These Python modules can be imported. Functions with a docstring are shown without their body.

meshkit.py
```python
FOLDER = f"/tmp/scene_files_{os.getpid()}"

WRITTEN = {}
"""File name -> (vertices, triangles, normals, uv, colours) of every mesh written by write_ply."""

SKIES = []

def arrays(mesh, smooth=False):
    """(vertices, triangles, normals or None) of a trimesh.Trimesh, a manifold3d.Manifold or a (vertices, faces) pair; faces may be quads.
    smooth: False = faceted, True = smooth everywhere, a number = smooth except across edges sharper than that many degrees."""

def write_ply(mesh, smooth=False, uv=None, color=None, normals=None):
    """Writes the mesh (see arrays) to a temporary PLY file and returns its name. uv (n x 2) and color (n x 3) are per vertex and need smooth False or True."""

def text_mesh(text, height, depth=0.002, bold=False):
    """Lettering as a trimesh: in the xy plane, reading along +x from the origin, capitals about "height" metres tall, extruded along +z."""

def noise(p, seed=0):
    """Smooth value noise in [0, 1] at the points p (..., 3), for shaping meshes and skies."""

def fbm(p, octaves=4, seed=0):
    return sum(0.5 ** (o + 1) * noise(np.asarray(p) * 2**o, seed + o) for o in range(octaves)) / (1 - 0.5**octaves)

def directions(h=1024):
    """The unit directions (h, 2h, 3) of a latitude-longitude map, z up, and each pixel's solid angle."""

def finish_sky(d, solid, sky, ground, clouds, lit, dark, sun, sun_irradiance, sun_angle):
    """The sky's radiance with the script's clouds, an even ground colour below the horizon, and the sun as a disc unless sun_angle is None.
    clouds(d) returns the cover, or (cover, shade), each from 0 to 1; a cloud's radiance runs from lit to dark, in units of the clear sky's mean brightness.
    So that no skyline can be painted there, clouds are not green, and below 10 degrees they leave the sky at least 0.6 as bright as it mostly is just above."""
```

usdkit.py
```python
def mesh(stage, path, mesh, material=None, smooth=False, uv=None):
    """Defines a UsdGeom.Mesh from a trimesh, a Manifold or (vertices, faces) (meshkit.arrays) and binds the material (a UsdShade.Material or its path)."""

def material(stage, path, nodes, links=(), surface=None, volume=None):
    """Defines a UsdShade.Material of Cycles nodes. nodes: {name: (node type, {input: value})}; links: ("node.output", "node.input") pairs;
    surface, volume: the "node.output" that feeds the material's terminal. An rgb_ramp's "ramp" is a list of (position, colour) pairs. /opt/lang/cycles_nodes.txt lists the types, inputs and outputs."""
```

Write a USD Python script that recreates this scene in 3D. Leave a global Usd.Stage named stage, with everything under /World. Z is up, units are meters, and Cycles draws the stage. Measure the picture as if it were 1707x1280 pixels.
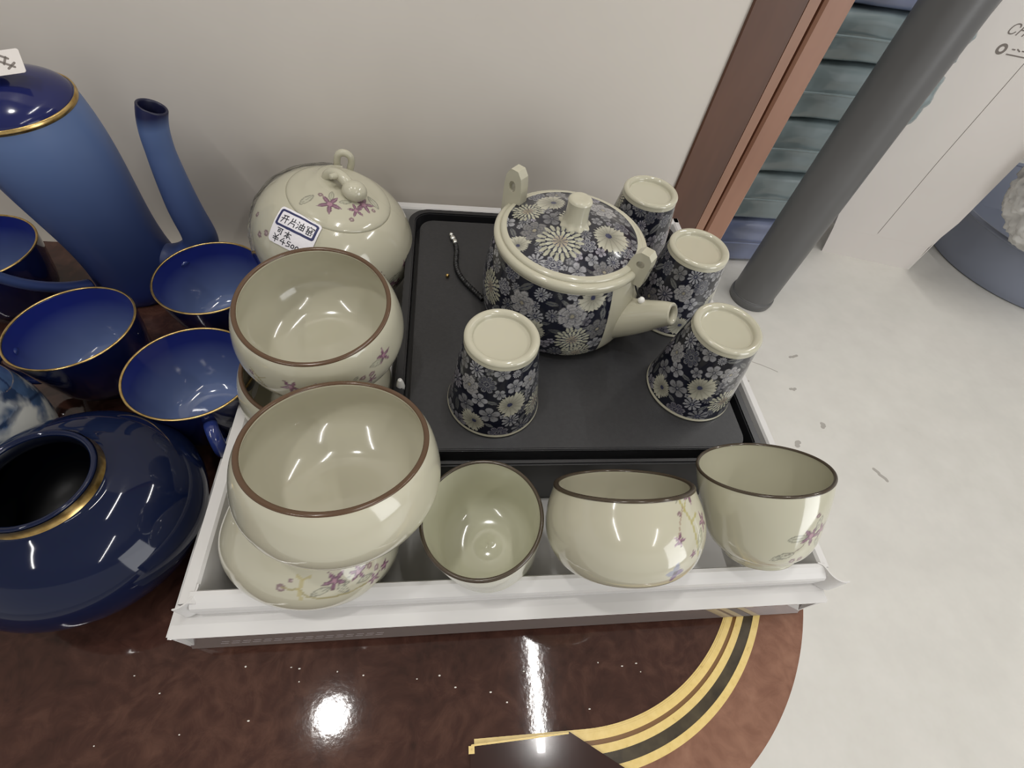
import math, random
import numpy as np, trimesh, shapely, usdkit, meshkit
from shapely.geometry import Polygon, LineString, Point, box as sbox
from scipy.interpolate import CubicSpline
from scipy.spatial import cKDTree
from pxr import Usd, UsdGeom, UsdLux, Sdf, Gf, Vt, UsdShade

random.seed(7)
RNG = np.random.default_rng(7)
stage = Usd.Stage.CreateInMemory()
UsdGeom.SetStageUpAxis(stage, UsdGeom.Tokens.z)
UsdGeom.SetStageMetersPerUnit(stage, 1.0)
WORLD = UsdGeom.Xform.Define(stage, '/World')
stage.SetDefaultPrim(WORLD.GetPrim())
TABLE = 0.75          # height of the table top above the floor (m); lengths below are in cm above the table top


def W(x, y, z):
    return Gf.Vec3d(x * .01, y * .01, TABLE + z * .01)


# ------------------------------------------------------------------ camera, light, exposure
cam = UsdGeom.Camera.Define(stage, '/World/Camera')
cam.CreateFocalLengthAttr(36.0 * 807.94 / 1707)
cam.CreateHorizontalApertureAttr(36.0)
cam.CreateVerticalApertureAttr(36.0 * 1280 / 1707)
cam.CreateClippingRangeAttr(Gf.Vec2f(0.01, 100))
_r, _u, _w = (0.99069008, -0.07119174, 0.11603835), (-0.00993113, 0.8123028, 0.58315138), (0.13577383, 0.57887468, -0.80403331)
_p = W(0, 0, 36)
cam.AddTransformOp().Set(Gf.Matrix4d(*_r, 0, *_u, 0, -_w[0], -_w[1], -_w[2], 0, _p[0], _p[1], _p[2], 1))
cam.CreateExposureAttr(-0.22)

dome = UsdLux.DomeLight.Define(stage, '/World/ambient_light')
dome.CreateIntensityAttr(0.20)
dome.CreateColorAttr(Gf.Vec3f(1.0, 0.985, 0.96))


def tube_light(name, x, y, z, length, power, width=2.8, along='y'):
    L = UsdLux.RectLight.Define(stage, '/World/' + name)
    L.CreateWidthAttr((width if along == 'y' else length) * .01)
    L.CreateHeightAttr((length if along == 'y' else width) * .01)
    L.CreateIntensityAttr(power)
    L.CreateColorAttr(Gf.Vec3f(1.0, 0.98, 0.95))
    L.AddTranslateOp().Set(W(x, y, z))
    return L


tube_light('tube_lamp_light', 38, 62, 196, 140, 120.0)
tube_light('tube_lamp_light_001', 190, 90, 196, 140, 175.0)  # unseen extra tube, added to even out the light
tube_light('tube_lamp_light_002', 110, -150, 196, 140, 90.0)  # second unseen tube, likewise added for more even lighting
tube_light('tube_lamp_light_003', -110, -95, 196, 140, 105.0)  # added to brighten the left of the wall, kept out of the reflections
key_light = UsdLux.RectLight.Define(stage, '/World/assumed_doorway_light')      # added soft key light at front right; the doorway is assumed and unseen
key_light.CreateWidthAttr(1.1)
key_light.CreateHeightAttr(2.0)
key_light.CreateIntensityAttr(4.6)
key_light.CreateColorAttr(Gf.Vec3f(0.98, 0.99, 1.0))
_d = np.array([0.80, -0.60, 0.12]); _d /= np.linalg.norm(_d); _dx = np.cross([0, 0, 1], _d); _dx /= np.linalg.norm(_dx); _dy = np.cross(_d, _dx); _dp = W(210, -160, 45)
key_light.AddTransformOp().Set(Gf.Matrix4d(*_dx, 0, *_dy, 0, *_d, 0, _dp[0], _dp[1], _dp[2], 1))
spot = UsdLux.DiskLight.Define(stage, '/World/round_lamp_light')
spot.CreateRadiusAttr(0.05)
spot.CreateIntensityAttr(300.0)
spot.CreateColorAttr(Gf.Vec3f(1.0, 0.98, 0.95))
spot.AddTranslateOp().Set(W(-42, 9, 196))

# ------------------------------------------------------------------ helpers
USED = {}


def numbered(path):
    n = USED.get(path, 0)
    USED[path] = n + 1
    return path if n == 0 else f'{path}_{n:03d}'


def frame(pos, n=(0, 0, 1), spin=0.0):
    n = np.array(n, float); n /= np.linalg.norm(n)
    q = np.array([0, 0, 1.0])
    v = np.cross(q, n); s = np.linalg.norm(v); c = q @ n
    if s < 1e-9:
        R = np.eye(3)
    else:
        k = v / s
        K = np.array([[0, -k[2], k[1]], [k[2], 0, -k[0]], [-k[1], k[0], 0]])
        R = np.eye(3) + K * s + K @ K * (1 - c)
    a = math.radians(spin)
    R = R @ np.array([[math.cos(a), -math.sin(a), 0], [math.sin(a), math.cos(a), 0], [0, 0, 1]])
    p = W(*pos)
    return Gf.Matrix4d(*R[:, 0], 0, *R[:, 1], 0, *R[:, 2], 0, p[0], p[1], p[2], 1)


def thing(name, label, cat, pos=(0, 0, 0), n=(0, 0, 1), spin=0.0, group=None, kind=None):
    x = UsdGeom.Xform.Define(stage, numbered('/World/' + name))
    x.AddTransformOp().Set(frame(pos, n, spin))
    o = x.GetPrim()
    o.SetCustomDataByKey('label', label)
    if cat: o.SetCustomDataByKey('category', cat)
    if group: o.SetCustomDataByKey('group', group)
    if kind: o.SetCustomDataByKey('kind', kind)
    return o


def dup(src, label, pos, n=(0, 0, 1), spin=0.0, group=None):
    d = src.GetCustomData()
    o = thing(src.GetName().rstrip('0123456789').rstrip('_'), label, d['category'], pos, n, spin, group or d.get('group'))
    o.GetReferences().AddInternalReference(src.GetPath())
    o.SetInstanceable(True)
    o.SetCustomDataByKey('label', label)
    return o


def tri(m):
    if hasattr(m, 'vertices'):
        return np.asarray(m.vertices, float), np.asarray(m.faces, int)
    if hasattr(m, 'to_mesh'):
        q = m.to_mesh(); return np.asarray(q.vert_properties[:, :3], float), np.asarray(q.tri_verts, int)
    v, f = np.asarray(m[0], float), np.asarray(m[1], int)
    if f.shape[1] == 4: f = np.vstack([f[:, [0, 1, 2]], f[:, [0, 2, 3]]])
    return v, f


def clean(v, f):
    a = np.linalg.norm(np.cross(v[f[:, 1]] - v[f[:, 0]], v[f[:, 2]] - v[f[:, 0]]), axis=1)
    return v, f[a > 1e-9]


def part(name, m, mat, parent, smooth=35, color=None, label=None, kind=None):
    v, f = tri(m)
    v, f = clean(v, f)
    path = numbered(str(parent.GetPath()) + '/' + name)
    q = usdkit.mesh(stage, path, (v * .01, f), mat, smooth=True if color is not None else smooth)
    if color is not None:
        UsdGeom.PrimvarsAPI(q).CreatePrimvar('Cd', Sdf.ValueTypeNames.Color3fArray, 'vertex').Set(Vt.Vec3fArray.FromNumpy(np.asarray(color, np.float32)))
    o = q.GetPrim()
    if label: o.SetCustomDataByKey('label', label)
    if kind: o.SetCustomDataByKey('kind', kind)
    return o


def cat_(*ms):
    vs, fs, k = [], [], 0
    for m in ms:
        v, f = tri(m); vs.append(v); fs.append(f + k); k += len(v)
    return np.vstack(vs), np.vstack(fs)


def bx(x0, x1, y0, y1, z0, z1, b=0.0):
    if b <= 0:
        m = trimesh.creation.box((x1 - x0, y1 - y0, z1 - z0))
        m.apply_translation(((x0 + x1) / 2, (y0 + y1) / 2, (z0 + z1) / 2)); return m
    pts = []
    for sx in (0, 1):
        for sy in (0, 1):
            for sz in (0, 1):
                for k in range(3):
                    d = [b, b, b]; d[k] = 0
                    pts.append(((x0 + d[0]) if not sx else (x1 - d[0]), (y0 + d[1]) if not sy else (y1 - d[1]), (z0 + d[2]) if not sz else (z1 - d[2])))
    return trimesh.convex.convex_hull(np.array(pts))


def prism(poly, z0, z1):
    gs = getattr(poly, 'geoms', [poly])
    out = []
    for g in gs:
        if g.area < 1e-6: continue
        m = trimesh.creation.extrude_polygon(g, z1 - z0); m.apply_translation((0, 0, z0)); out.append(m)
    return trimesh.util.concatenate(out)


def prism_x(yz, x0, x1):
    m = trimesh.creation.extrude_polygon(Polygon(yz), x1 - x0)
    v = m.vertices; m.vertices = np.c_[v[:, 2] + x0, v[:, 0], v[:, 1]]
    return m


def prism_y(xz, y0, y1):
    m = trimesh.creation.extrude_polygon(Polygon(xz), y1 - y0)
    v = m.vertices; m.vertices = np.c_[v[:, 0], y1 - v[:, 2], v[:, 1]]
    return m


def rrect(x0, x1, y0, y1, r):
    return sbox(x0 + r, y0 + r, x1 - r, y1 - r).buffer(r, quad_segs=12)


def spline(pts, ds=0.12):
    p = np.array(pts, float)
    t = np.r_[0, np.cumsum(np.linalg.norm(np.diff(p, axis=0), axis=1))]
    n = max(4, int(t[-1] / ds))
    return CubicSpline(t, p)(np.linspace(0, t[-1], n + 1))


def poly(pts, ds=0.12):
    p = np.array(pts, float)
    t = np.r_[0, np.cumsum(np.linalg.norm(np.diff(p, axis=0), axis=1))]
    n = max(1, int(t[-1] / ds))
    s = np.linspace(0, t[-1], n + 1)
    return np.c_[tuple(np.interp(s, t, p[:, k]) for k in range(p.shape[1]))]


def lathe(prof, n=160):
    """prof (k x 2): r, z. Returns vertices, faces, angle per vertex, arc length per vertex."""
    prof = np.array(prof, float); k = len(prof)
    a = np.arange(n) / n * 2 * np.pi
    v = np.stack([prof[:, None, 0] * np.cos(a), prof[:, None, 0] * np.sin(a), np.repeat(prof[:, 1:2], n, 1)], -1).reshape(-1, 3)
    i, j = np.meshgrid(np.arange(k - 1), np.arange(n), indexing='ij')
    j2 = (j + 1) % n
    q = np.stack([i * n + j, i * n + j2, (i + 1) * n + j2, (i + 1) * n + j], -1).reshape(-1, 4)
    s = np.r_[0, np.cumsum(np.linalg.norm(np.diff(prof, axis=0), axis=1))]
    return v, tri((v, q))[1], np.tile(a, k), np.repeat(s, n)


def solid(prof, n=96):
    v, f, _, _ = lathe(prof, n)
    return v, f


def ring(r, z, w, h, n=96):
    t = np.linspace(0, 2 * np.pi, 13)
    return solid(np.c_[r + w * np.cos(t), z + h * np.sin(t)], n)


def sweep(path, rad, n=20, cap=True, squash=1.0, up=(0, 0, 1)):
    p = np.array(path, float); k = len(p)
    rad = np.broadcast_to(np.asarray(rad, float), (k,))
    T = np.gradient(p, axis=0); T /= np.linalg.norm(T, axis=1, keepdims=True)
    N = np.zeros_like(p); up = np.array(up, float)
    u = up - T[0] * (up @ T[0])
    if np.linalg.norm(u) < 1e-3: u = np.array([1.0, 0, 0]) - T[0] * T[0][0]
    u /= np.linalg.norm(u)
    for i in range(k):
        u = u - T[i] * (u @ T[i]); u /= np.linalg.norm(u); N[i] = u
    B = np.cross(T, N)
    a = np.arange(n) / n * 2 * np.pi
    v = (p[:, None] + rad[:, None, None] * (np.cos(a)[None, :, None] * N[:, None] * squash + np.sin(a)[None, :, None] * B[:, None])).reshape(-1, 3)
    i, j = np.meshgrid(np.arange(k - 1), np.arange(n), indexing='ij'); j2 = (j + 1) % n
    f = tri((v, np.stack([i * n + j, i * n + j2, (i + 1) * n + j2, (i + 1) * n + j], -1).reshape(-1, 4)))[1]
    if cap == 'end':
        v = np.vstack([v, p[-1]]); jj = np.arange(n); f = np.vstack([f, np.c_[np.full(n, len(v) - 1), (k - 1) * n + jj, (k - 1) * n + (jj + 1) % n]])
    elif cap:
        v = np.vstack([v, p[0], p[-1]]); c0, c1 = len(v) - 2, len(v) - 1
        jj = np.arange(n); f = np.vstack([f, np.c_[np.full(n, c0), (jj + 1) % n, jj], np.c_[np.full(n, c1), (k - 1) * n + jj, (k - 1) * n + (jj + 1) % n]])
    return v, f


def lathe_on(prof, o, d, n=40):
    """A lathed shape whose axis starts at o and runs along d."""
    d = np.array(d, float) / np.linalg.norm(d)
    a = np.cross(d, [0, 1, .01]); a /= np.linalg.norm(a); b = np.cross(d, a)
    v, f = solid(prof, n)
    return np.asarray(o) + v[:, :1] * a + v[:, 1:2] * b + v[:, 2:3] * d, f


def ball(c, r, sub=3):
    m = trimesh.creation.icosphere(subdivisions=sub, radius=1.0)
    return np.asarray(m.vertices) * np.asarray(r) + np.asarray(c), np.asarray(m.faces)


def moved(m, R=None, t=(0, 0, 0)):
    v, f = tri(m)
    if R is not None: v = v @ np.asarray(R).T
    return v + np.asarray(t, float), f


def rz(deg):
    a = math.radians(deg); return np.array([[math.cos(a), -math.sin(a), 0], [math.sin(a), math.cos(a), 0], [0, 0, 1]])


def strokes(lines, w, z=0.0, th=0.012):
    out = []
    for L in lines:
        g = LineString(L).buffer(w / 2, quad_segs=3)
        out.append(prism(g, z, z + th))
    return trimesh.util.concatenate(out)


def lin(r, g, b):
    return tuple(((c / 255) / 12.92 if c / 255 <= .04045 else ((c / 255 + .055) / 1.055) ** 2.4) for c in (r, g, b))


# ------------------------------------------------------------------ materials
LK = '/World/Looks/'
UsdGeom.Scope.Define(stage, '/World/Looks')


def plain(name, col, rough=0.5, **kw):
    return usdkit.material(stage, LK + name, {'p': ('principled_bsdf', {'base_color': col, 'roughness': rough, **kw})}, surface='p.BSDF')


def painted(name, rough=0.12, **kw):
    return usdkit.material(stage, LK + name, {'a': ('attribute', {'attribute': 'Cd'}), 'p': ('principled_bsdf', {'roughness': rough, **kw})}, [('a.color', 'p.base_color')], surface='p.BSDF')


def noisy(name, stops, scale=8.0, detail=5, rough=0.4, stretch=(1, 1, 1), bump=0.0, distort=0.0, bscale=None, nrough=0.55, **kw):
    nodes = {'g': ('geometry', {}), 'm': ('mapping', {'mapping_type': 'point', 'scale': stretch}),
             'n': ('noise_texture', {'scale': scale, 'detail': detail, 'distortion': distort, 'roughness': nrough}),
             'r': ('rgb_ramp', {'ramp': stops}), 'p': ('principled_bsdf', {'roughness': rough, **kw})}
    links = [('g.position', 'm.vector'), ('m.vector', 'n.vector'), ('n.fac', 'r.fac'), ('r.color', 'p.base_color')]
    if bump:
        nodes['b'] = ('bump', {'strength': bump, 'distance': 0.002})
        nodes['n2'] = ('noise_texture', {'scale': bscale or scale * 3, 'detail': 3})
        links += [('m.vector', 'n2.vector'), ('n2.fac', 'b.height'), ('b.normal', 'p.normal')]
    return usdkit.material(stage, LK + name, nodes, links, surface='p.BSDF')


M = {}
M['wall'] = noisy('wall_paint', [(0.3, lin(206, 199, 190)), (0.7, lin(216, 209, 200))], 3.0, 4, 0.55)
M['floor'] = noisy('floor_terrazzo', [(0.0, lin(188, 184, 177)), (0.34, lin(212, 209, 202)), (0.46, lin(215, 212, 205)), (0.75, lin(222, 219, 212))], 9.0, 8, 0.38, bump=0.05, nrough=0.68)
M['ceiling'] = plain('ceiling_paint', (0.5, 0.49, 0.47), 0.9)
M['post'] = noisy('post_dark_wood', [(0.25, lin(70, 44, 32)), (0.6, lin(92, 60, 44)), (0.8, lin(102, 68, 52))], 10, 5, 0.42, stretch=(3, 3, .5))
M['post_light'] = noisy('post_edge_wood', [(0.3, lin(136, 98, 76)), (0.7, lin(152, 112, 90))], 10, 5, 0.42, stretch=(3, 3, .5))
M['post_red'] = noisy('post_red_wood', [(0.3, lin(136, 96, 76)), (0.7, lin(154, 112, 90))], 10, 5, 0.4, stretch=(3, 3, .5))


def burl(name, dark, mid, light, rough=0.05):
    nodes = {'g': ('geometry', {}), 'n0': ('noise_texture', {'scale': 16, 'detail': 3}),
             'a': ('vector_math', {'math_type': 'multiply_add', 'vector2': (.05, .05, .05)}),
             'n': ('noise_texture', {'scale': 62, 'detail': 8, 'roughness': 0.7, 'distortion': 0.5}),
             'v': ('voronoi_texture', {'scale': 130, 'feature': 'smooth_f1', 'smoothness': 0.6}),
             'n2': ('noise_texture', {'scale': 7, 'detail': 3}),
             'mx': ('mix_float', {'fac': 0.22}), 'mx2': ('mix_float', {'fac': 0.42}),
             'r': ('rgb_ramp', {'ramp': [(0.24, dark), (0.48, mid), (0.72, light)]}),
             'n3': ('noise_texture', {'scale': 260, 'detail': 3}), 'b': ('bump', {'strength': 0.02, 'distance': 0.001}),
             'p': ('principled_bsdf', {'roughness': rough, 'specular_ior_level': 0.5, 'coat_weight': 0.0})}
    links = [('g.position', 'n0.vector'), ('n0.color', 'a.vector1'), ('g.position', 'a.vector3'), ('a.vector', 'n.vector'), ('a.vector', 'v.vector'), ('g.position', 'n2.vector'),
             ('n.fac', 'mx.a'), ('v.distance', 'mx.b'), ('mx.result', 'mx2.a'), ('n2.fac', 'mx2.b'), ('mx2.result', 'r.fac'), ('r.color', 'p.base_color'),
             ('g.position', 'n3.vector'), ('n3.fac', 'b.height'), ('b.normal', 'p.normal')]
    return usdkit.material(stage, LK + name, nodes, links, surface='p.BSDF')


M['burl'] = burl('burl_dark', lin(34, 21, 17), lin(68, 44, 37), lin(100, 71, 59))
M['burl_border'] = burl('burl_border', lin(98, 66, 53), lin(130, 93, 77), lin(160, 121, 101))
M['brown_block'] = noisy('brown_block_wood', [(0.3, lin(38, 18, 14)), (0.7, lin(58, 30, 24))], 20, 4, 0.12, coat_weight=0.5)
M['band_dark'] = noisy('inlay_dark', [(0.3, lin(48, 40, 30)), (0.62, lin(80, 70, 52)), (0.8, lin(116, 104, 76))], 60, 5, 0.22, coat_weight=0.5)
M['band_brown'] = plain('inlay_brown', lin(124, 88, 46), 0.35)
M['gold_paint'] = noisy('gold_paint', [(0.22, lin(196, 164, 96)), (0.36, lin(226, 198, 124)), (0.8, lin(236, 210, 140))], 220, 3, 0.3, specular_ior_level=0.5)
M['gold'] = noisy('gold_lustre', [(0.3, (0.42, 0.27, 0.09)), (0.7, (0.72, 0.52, 0.22))], 160, 3, 0.26, metallic=1.0)
M['card'] = noisy('white_card', [(0.3, lin(206, 204, 202)), (0.7, lin(216, 214, 212))], 6, 3, 0.42)
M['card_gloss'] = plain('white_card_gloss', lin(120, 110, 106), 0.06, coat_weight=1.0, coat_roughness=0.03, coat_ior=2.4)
M['card_in'] = plain('grey_card_inside', lin(208, 206, 204), 0.6)
M['print'] = plain('grey_print', lin(150, 140, 140), 0.5)
M['tray'] = noisy('tray_black', [(0.3, (0.019, 0.019, 0.021)), (0.7, (0.025, 0.025, 0.027))], 400, 2, 0.42, bump=0.05, bscale=1500)
M['tray_lip'] = plain('tray_lip_black', (0.016, 0.016, 0.018), 0.36)
M['cream'] = plain('cream_glaze', lin(188, 184, 164), 0.1, coat_weight=0.4)
M['cream_p'] = painted('cream_glaze_painted', 0.12, coat_weight=0.4)
M['navy_p'] = painted('floral_transfer_glaze', 0.14, coat_weight=0.3)
M['blue_p'] = painted('blue_glaze', 0.1, coat_weight=0.6)
M['blue_matt'] = painted('blue_matt_glaze', 0.42)
M['brown_rim'] = plain('brown_rim_glaze', lin(88, 66, 48), 0.16)
M['dark_rim'] = plain('dark_rim_glaze', lin(72, 62, 50), 0.16)
M['navy'] = plain('navy_glaze', (0.005, 0.009, 0.032), 0.06, specular_ior_level=0.36)
M['navy_lid'] = plain('navy_lid_glaze', (0.010, 0.014, 0.085), 0.12)
M['navy_in'] = plain('navy_inside', (0.002, 0.003, 0.008), 0.3)
M['cord'] = plain('black_cord', (0.006, 0.006, 0.007), 0.45)
M['silver'] = plain('silver_metal', (0.75, 0.75, 0.72), 0.25, metallic=1.0)
M['pearl'] = plain('white_bead', lin(235, 233, 228), 0.2)
M['paper'] = noisy('white_paper', [(0.3, lin(214, 208, 203)), (0.7, lin(224, 219, 214))], 1.5, 3, 0.75)
M['tag'] = plain('tag_paper', lin(236, 233, 238), 0.6)
M['tag_blue'] = plain('tag_blue_print', lin(44, 48, 92), 0.6)
M['ink'] = plain('black_ink', lin(40, 42, 50), 0.6)
M['grey_ink'] = plain('grey_ink', lin(120, 112, 106), 0.6)
M['pole'] = noisy('grey_pole', [(0.3, lin(84, 84, 84)), (0.7, lin(104, 104, 105))], 4, 4, 0.36, stretch=(1, 1, .4))
M['teal'] = noisy('teal_wrap', [(0.3, lin(114, 128, 131)), (0.7, lin(140, 153, 156))], 5, 4, 0.22, bump=0.6, bscale=14, coat_weight=0.5)
M['lilac'] = noisy('lilac_wrap', [(0.3, lin(98, 108, 140)), (0.7, lin(128, 136, 164))], 5, 4, 0.25, bump=0.6, bscale=14, coat_weight=0.5)
M['tub'] = plain('tub_plastic', lin(128, 134, 150), 0.35)
M['foil_green'] = noisy('green_contents', [(0.3, lin(76, 84, 76)), (0.7, lin(150, 154, 148))], 9, 4, 0.4)
M['crumb'] = plain('white_crumb', lin(235, 230, 222), 0.8)
M['chip'] = plain('grey_chip', lin(172, 167, 160), 0.7)

M['film'] = usdkit.material(stage, LK + 'clear_film', {
    'g': ('geometry', {}), 'm': ('mapping', {'mapping_type': 'point', 'scale': (60, 60, 260)}), 'n': ('noise_texture', {'scale': 1.0, 'detail': 2}), 'b': ('bump', {'strength': 0.5, 'distance': 0.002}),
    't': ('transparent_bsdf', {'color': (0.97, 0.97, 0.97)}), 's': ('glossy_bsdf', {'color': (1, 1, 1), 'roughness': 0.12}), 'w': ('layer_weight', {'blend': 0.05}), 'x': ('mix_closure', {})},
    [('g.position', 'm.vector'), ('m.vector', 'n.vector'), ('n.fac', 'b.height'), ('b.normal', 's.normal'), ('b.normal', 'w.normal'), ('w.fresnel', 'x.fac'), ('t.BSDF', 'x.closure1'), ('s.BSDF', 'x.closure2')], surface='x.closure')
M['bagfilm'] = usdkit.material(stage, LK + 'white_film', {
    't': ('transparent_bsdf', {'color': (0.9, 0.9, 0.9)}), 's': ('principled_bsdf', {'base_color': lin(228, 226, 222), 'roughness': 0.3}), 'x': ('mix_closure', {'fac': 0.72})},
    [('t.BSDF', 'x.closure1'), ('s.BSDF', 'x.closure2')], surface='x.closure')

# ------------------------------------------------------------------ painting of the print on the ceramics (flat print as vertex colours)


def petals(name, rad, th, seed, tone):
    """Returns alpha, colour of one flower in its own unit disc."""
    r = np.random.default_rng(seed)
    col = np.zeros((len(rad), 3))
    g = np.array(tone)
    dark = np.array([0.010, 0.011, 0.022])
    if name == 'five':
        x = (th * 5 / (2 * np.pi)) % 1; p = abs(x - .5) * 2
        e = 1 - .5 * p ** 3
        sh = .45 + .65 * np.clip(rad, 0, 1)
        col = g * sh[:, None]
        col[(p > .86) & (rad > .2)] = dark
        col[(abs(p) < .09) & (rad < .62) & (rad > .2)] *= .5
        col[(rad > e - .07)] *= .75
        col[rad < .2] = dark * 2; col[rad < .1] = g * .9
        return rad < e, col
    if name == 'daisy':
        n = int(r.integers(9, 14))
        x = (th * n / (2 * np.pi)) % 1; p = abs(x - .5) * 2
        e = 1 - .35 * p ** 2
        col = g * (.55 + .5 * np.clip(rad, 0, 1))[:, None]
        col[(p > .66) & (rad > .25)] = dark
        col[rad < .25] = dark * 3; col[rad < .13] = g * .7
        return rad < e, col
    if name == 'loops':
        n = int(r.integers(7, 10))
        x = (th * n / (2 * np.pi)) % 1; p = abs(x - .5) * 2
        e = 1 - .4 * p ** 3
        inner = (rad < e - .16) & (p < .6) & (rad > .34)
        col = np.repeat((g * .95)[None], len(rad), 0)
        col[inner] = dark * 3
        col[inner & (p < .22)] = g * .6
        col[(p > .88)] = dark
        col[rad < .22] = dark * 2; col[rad < .11] = g * .8
        return rad < e, col
    if name == 'chrys':
        n = 22
        x = (th * n / (2 * np.pi)) % 1; p = abs(x - .5) * 2
        e = 1 - .3 * p ** 2 - .12 * ((np.floor(th * n / (2 * np.pi)) % 3) == 1)
        c = np.array([.44, .43, .33])
        col = c * (.25 + .8 * np.clip(rad, 0, 1))[:, None]
        col[p > .7] = dark * 3
        m = rad < .62
        x2 = (th * 15 / (2 * np.pi) + .3) % 1; p2 = abs(x2 - .5) * 2
        col[m] = (c * (.3 + .95 * (rad / .62))[:, None])[m]
        col[m & (p2 > .7)] = dark * 3
        col[m & (rad > .62 - .2 * p2 ** 2) & (p2 > .4)] = dark * 2
        m = rad < .32
        x3 = (th * 9 / (2 * np.pi)) % 1; p3 = abs(x3 - .5) * 2
        col[m] = (np.array([.46, .40, .30]) * (.45 + 1.3 * rad)[:, None])[m]
        col[m & (p3 > .74)] = dark * 4
        return rad < e, col
    if name == 'poppy':
        fr = .06 * np.sin(th * 23 + seed) + .04 * np.sin(th * 41)
        e = np.where(np.sin(th) > 0, .96, .60 + .12 * np.abs(np.cos(th))) + fr
        c = np.array([.48, .465, .375])
        col = c * (.28 + .8 * np.clip(rad, 0, 1) ** .8)[:, None]
        ray = np.abs(((th * 14 / (2 * np.pi)) % 1) - .5) * 2
        col *= (1 - .22 * (ray > .75))[:, None]
        col[rad < .16] = dark * 4
        return rad < e, col
    if name == 'peony':
        ok_ = np.zeros(len(rad), bool)
        wob = 1 + .05 * np.sin(th * 7 + seed)
        for lay, (Rl, n) in enumerate(((1.0, 7), (.72, 6), (.44, 4))):
            x = (th * n / (2 * np.pi) + lay * .37) % 1; p = abs(x - .5) * 2
            e = Rl * wob * (1 - .26 * p ** 3)
            m = rad < e; q = rad / e
            c = g[None] * np.array([1.0, .98, .94]) * (.22 + .85 * q ** 2)[:, None]
            c[(q > .93)] *= .45
            c[p > .9] = dark * 3
            c[(np.abs(((x * 5) % 1) - .5) > .42) & (q > .35)] *= .72
            col[m] = c[m]; ok_ |= m
        col[rad < .14] = np.array([.30, .27, .2])
        return ok_, col
    if name == 'leaf':
        xx, yy = rad * np.cos(th), rad * np.sin(th)
        inside = abs(yy) < .34 * (1 - xx ** 2)
        col = np.repeat((g * .55)[None], len(rad), 0)
        col[abs(yy) < .04] = dark * 2
        return inside, col
    raise KeyError(name)


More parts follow.
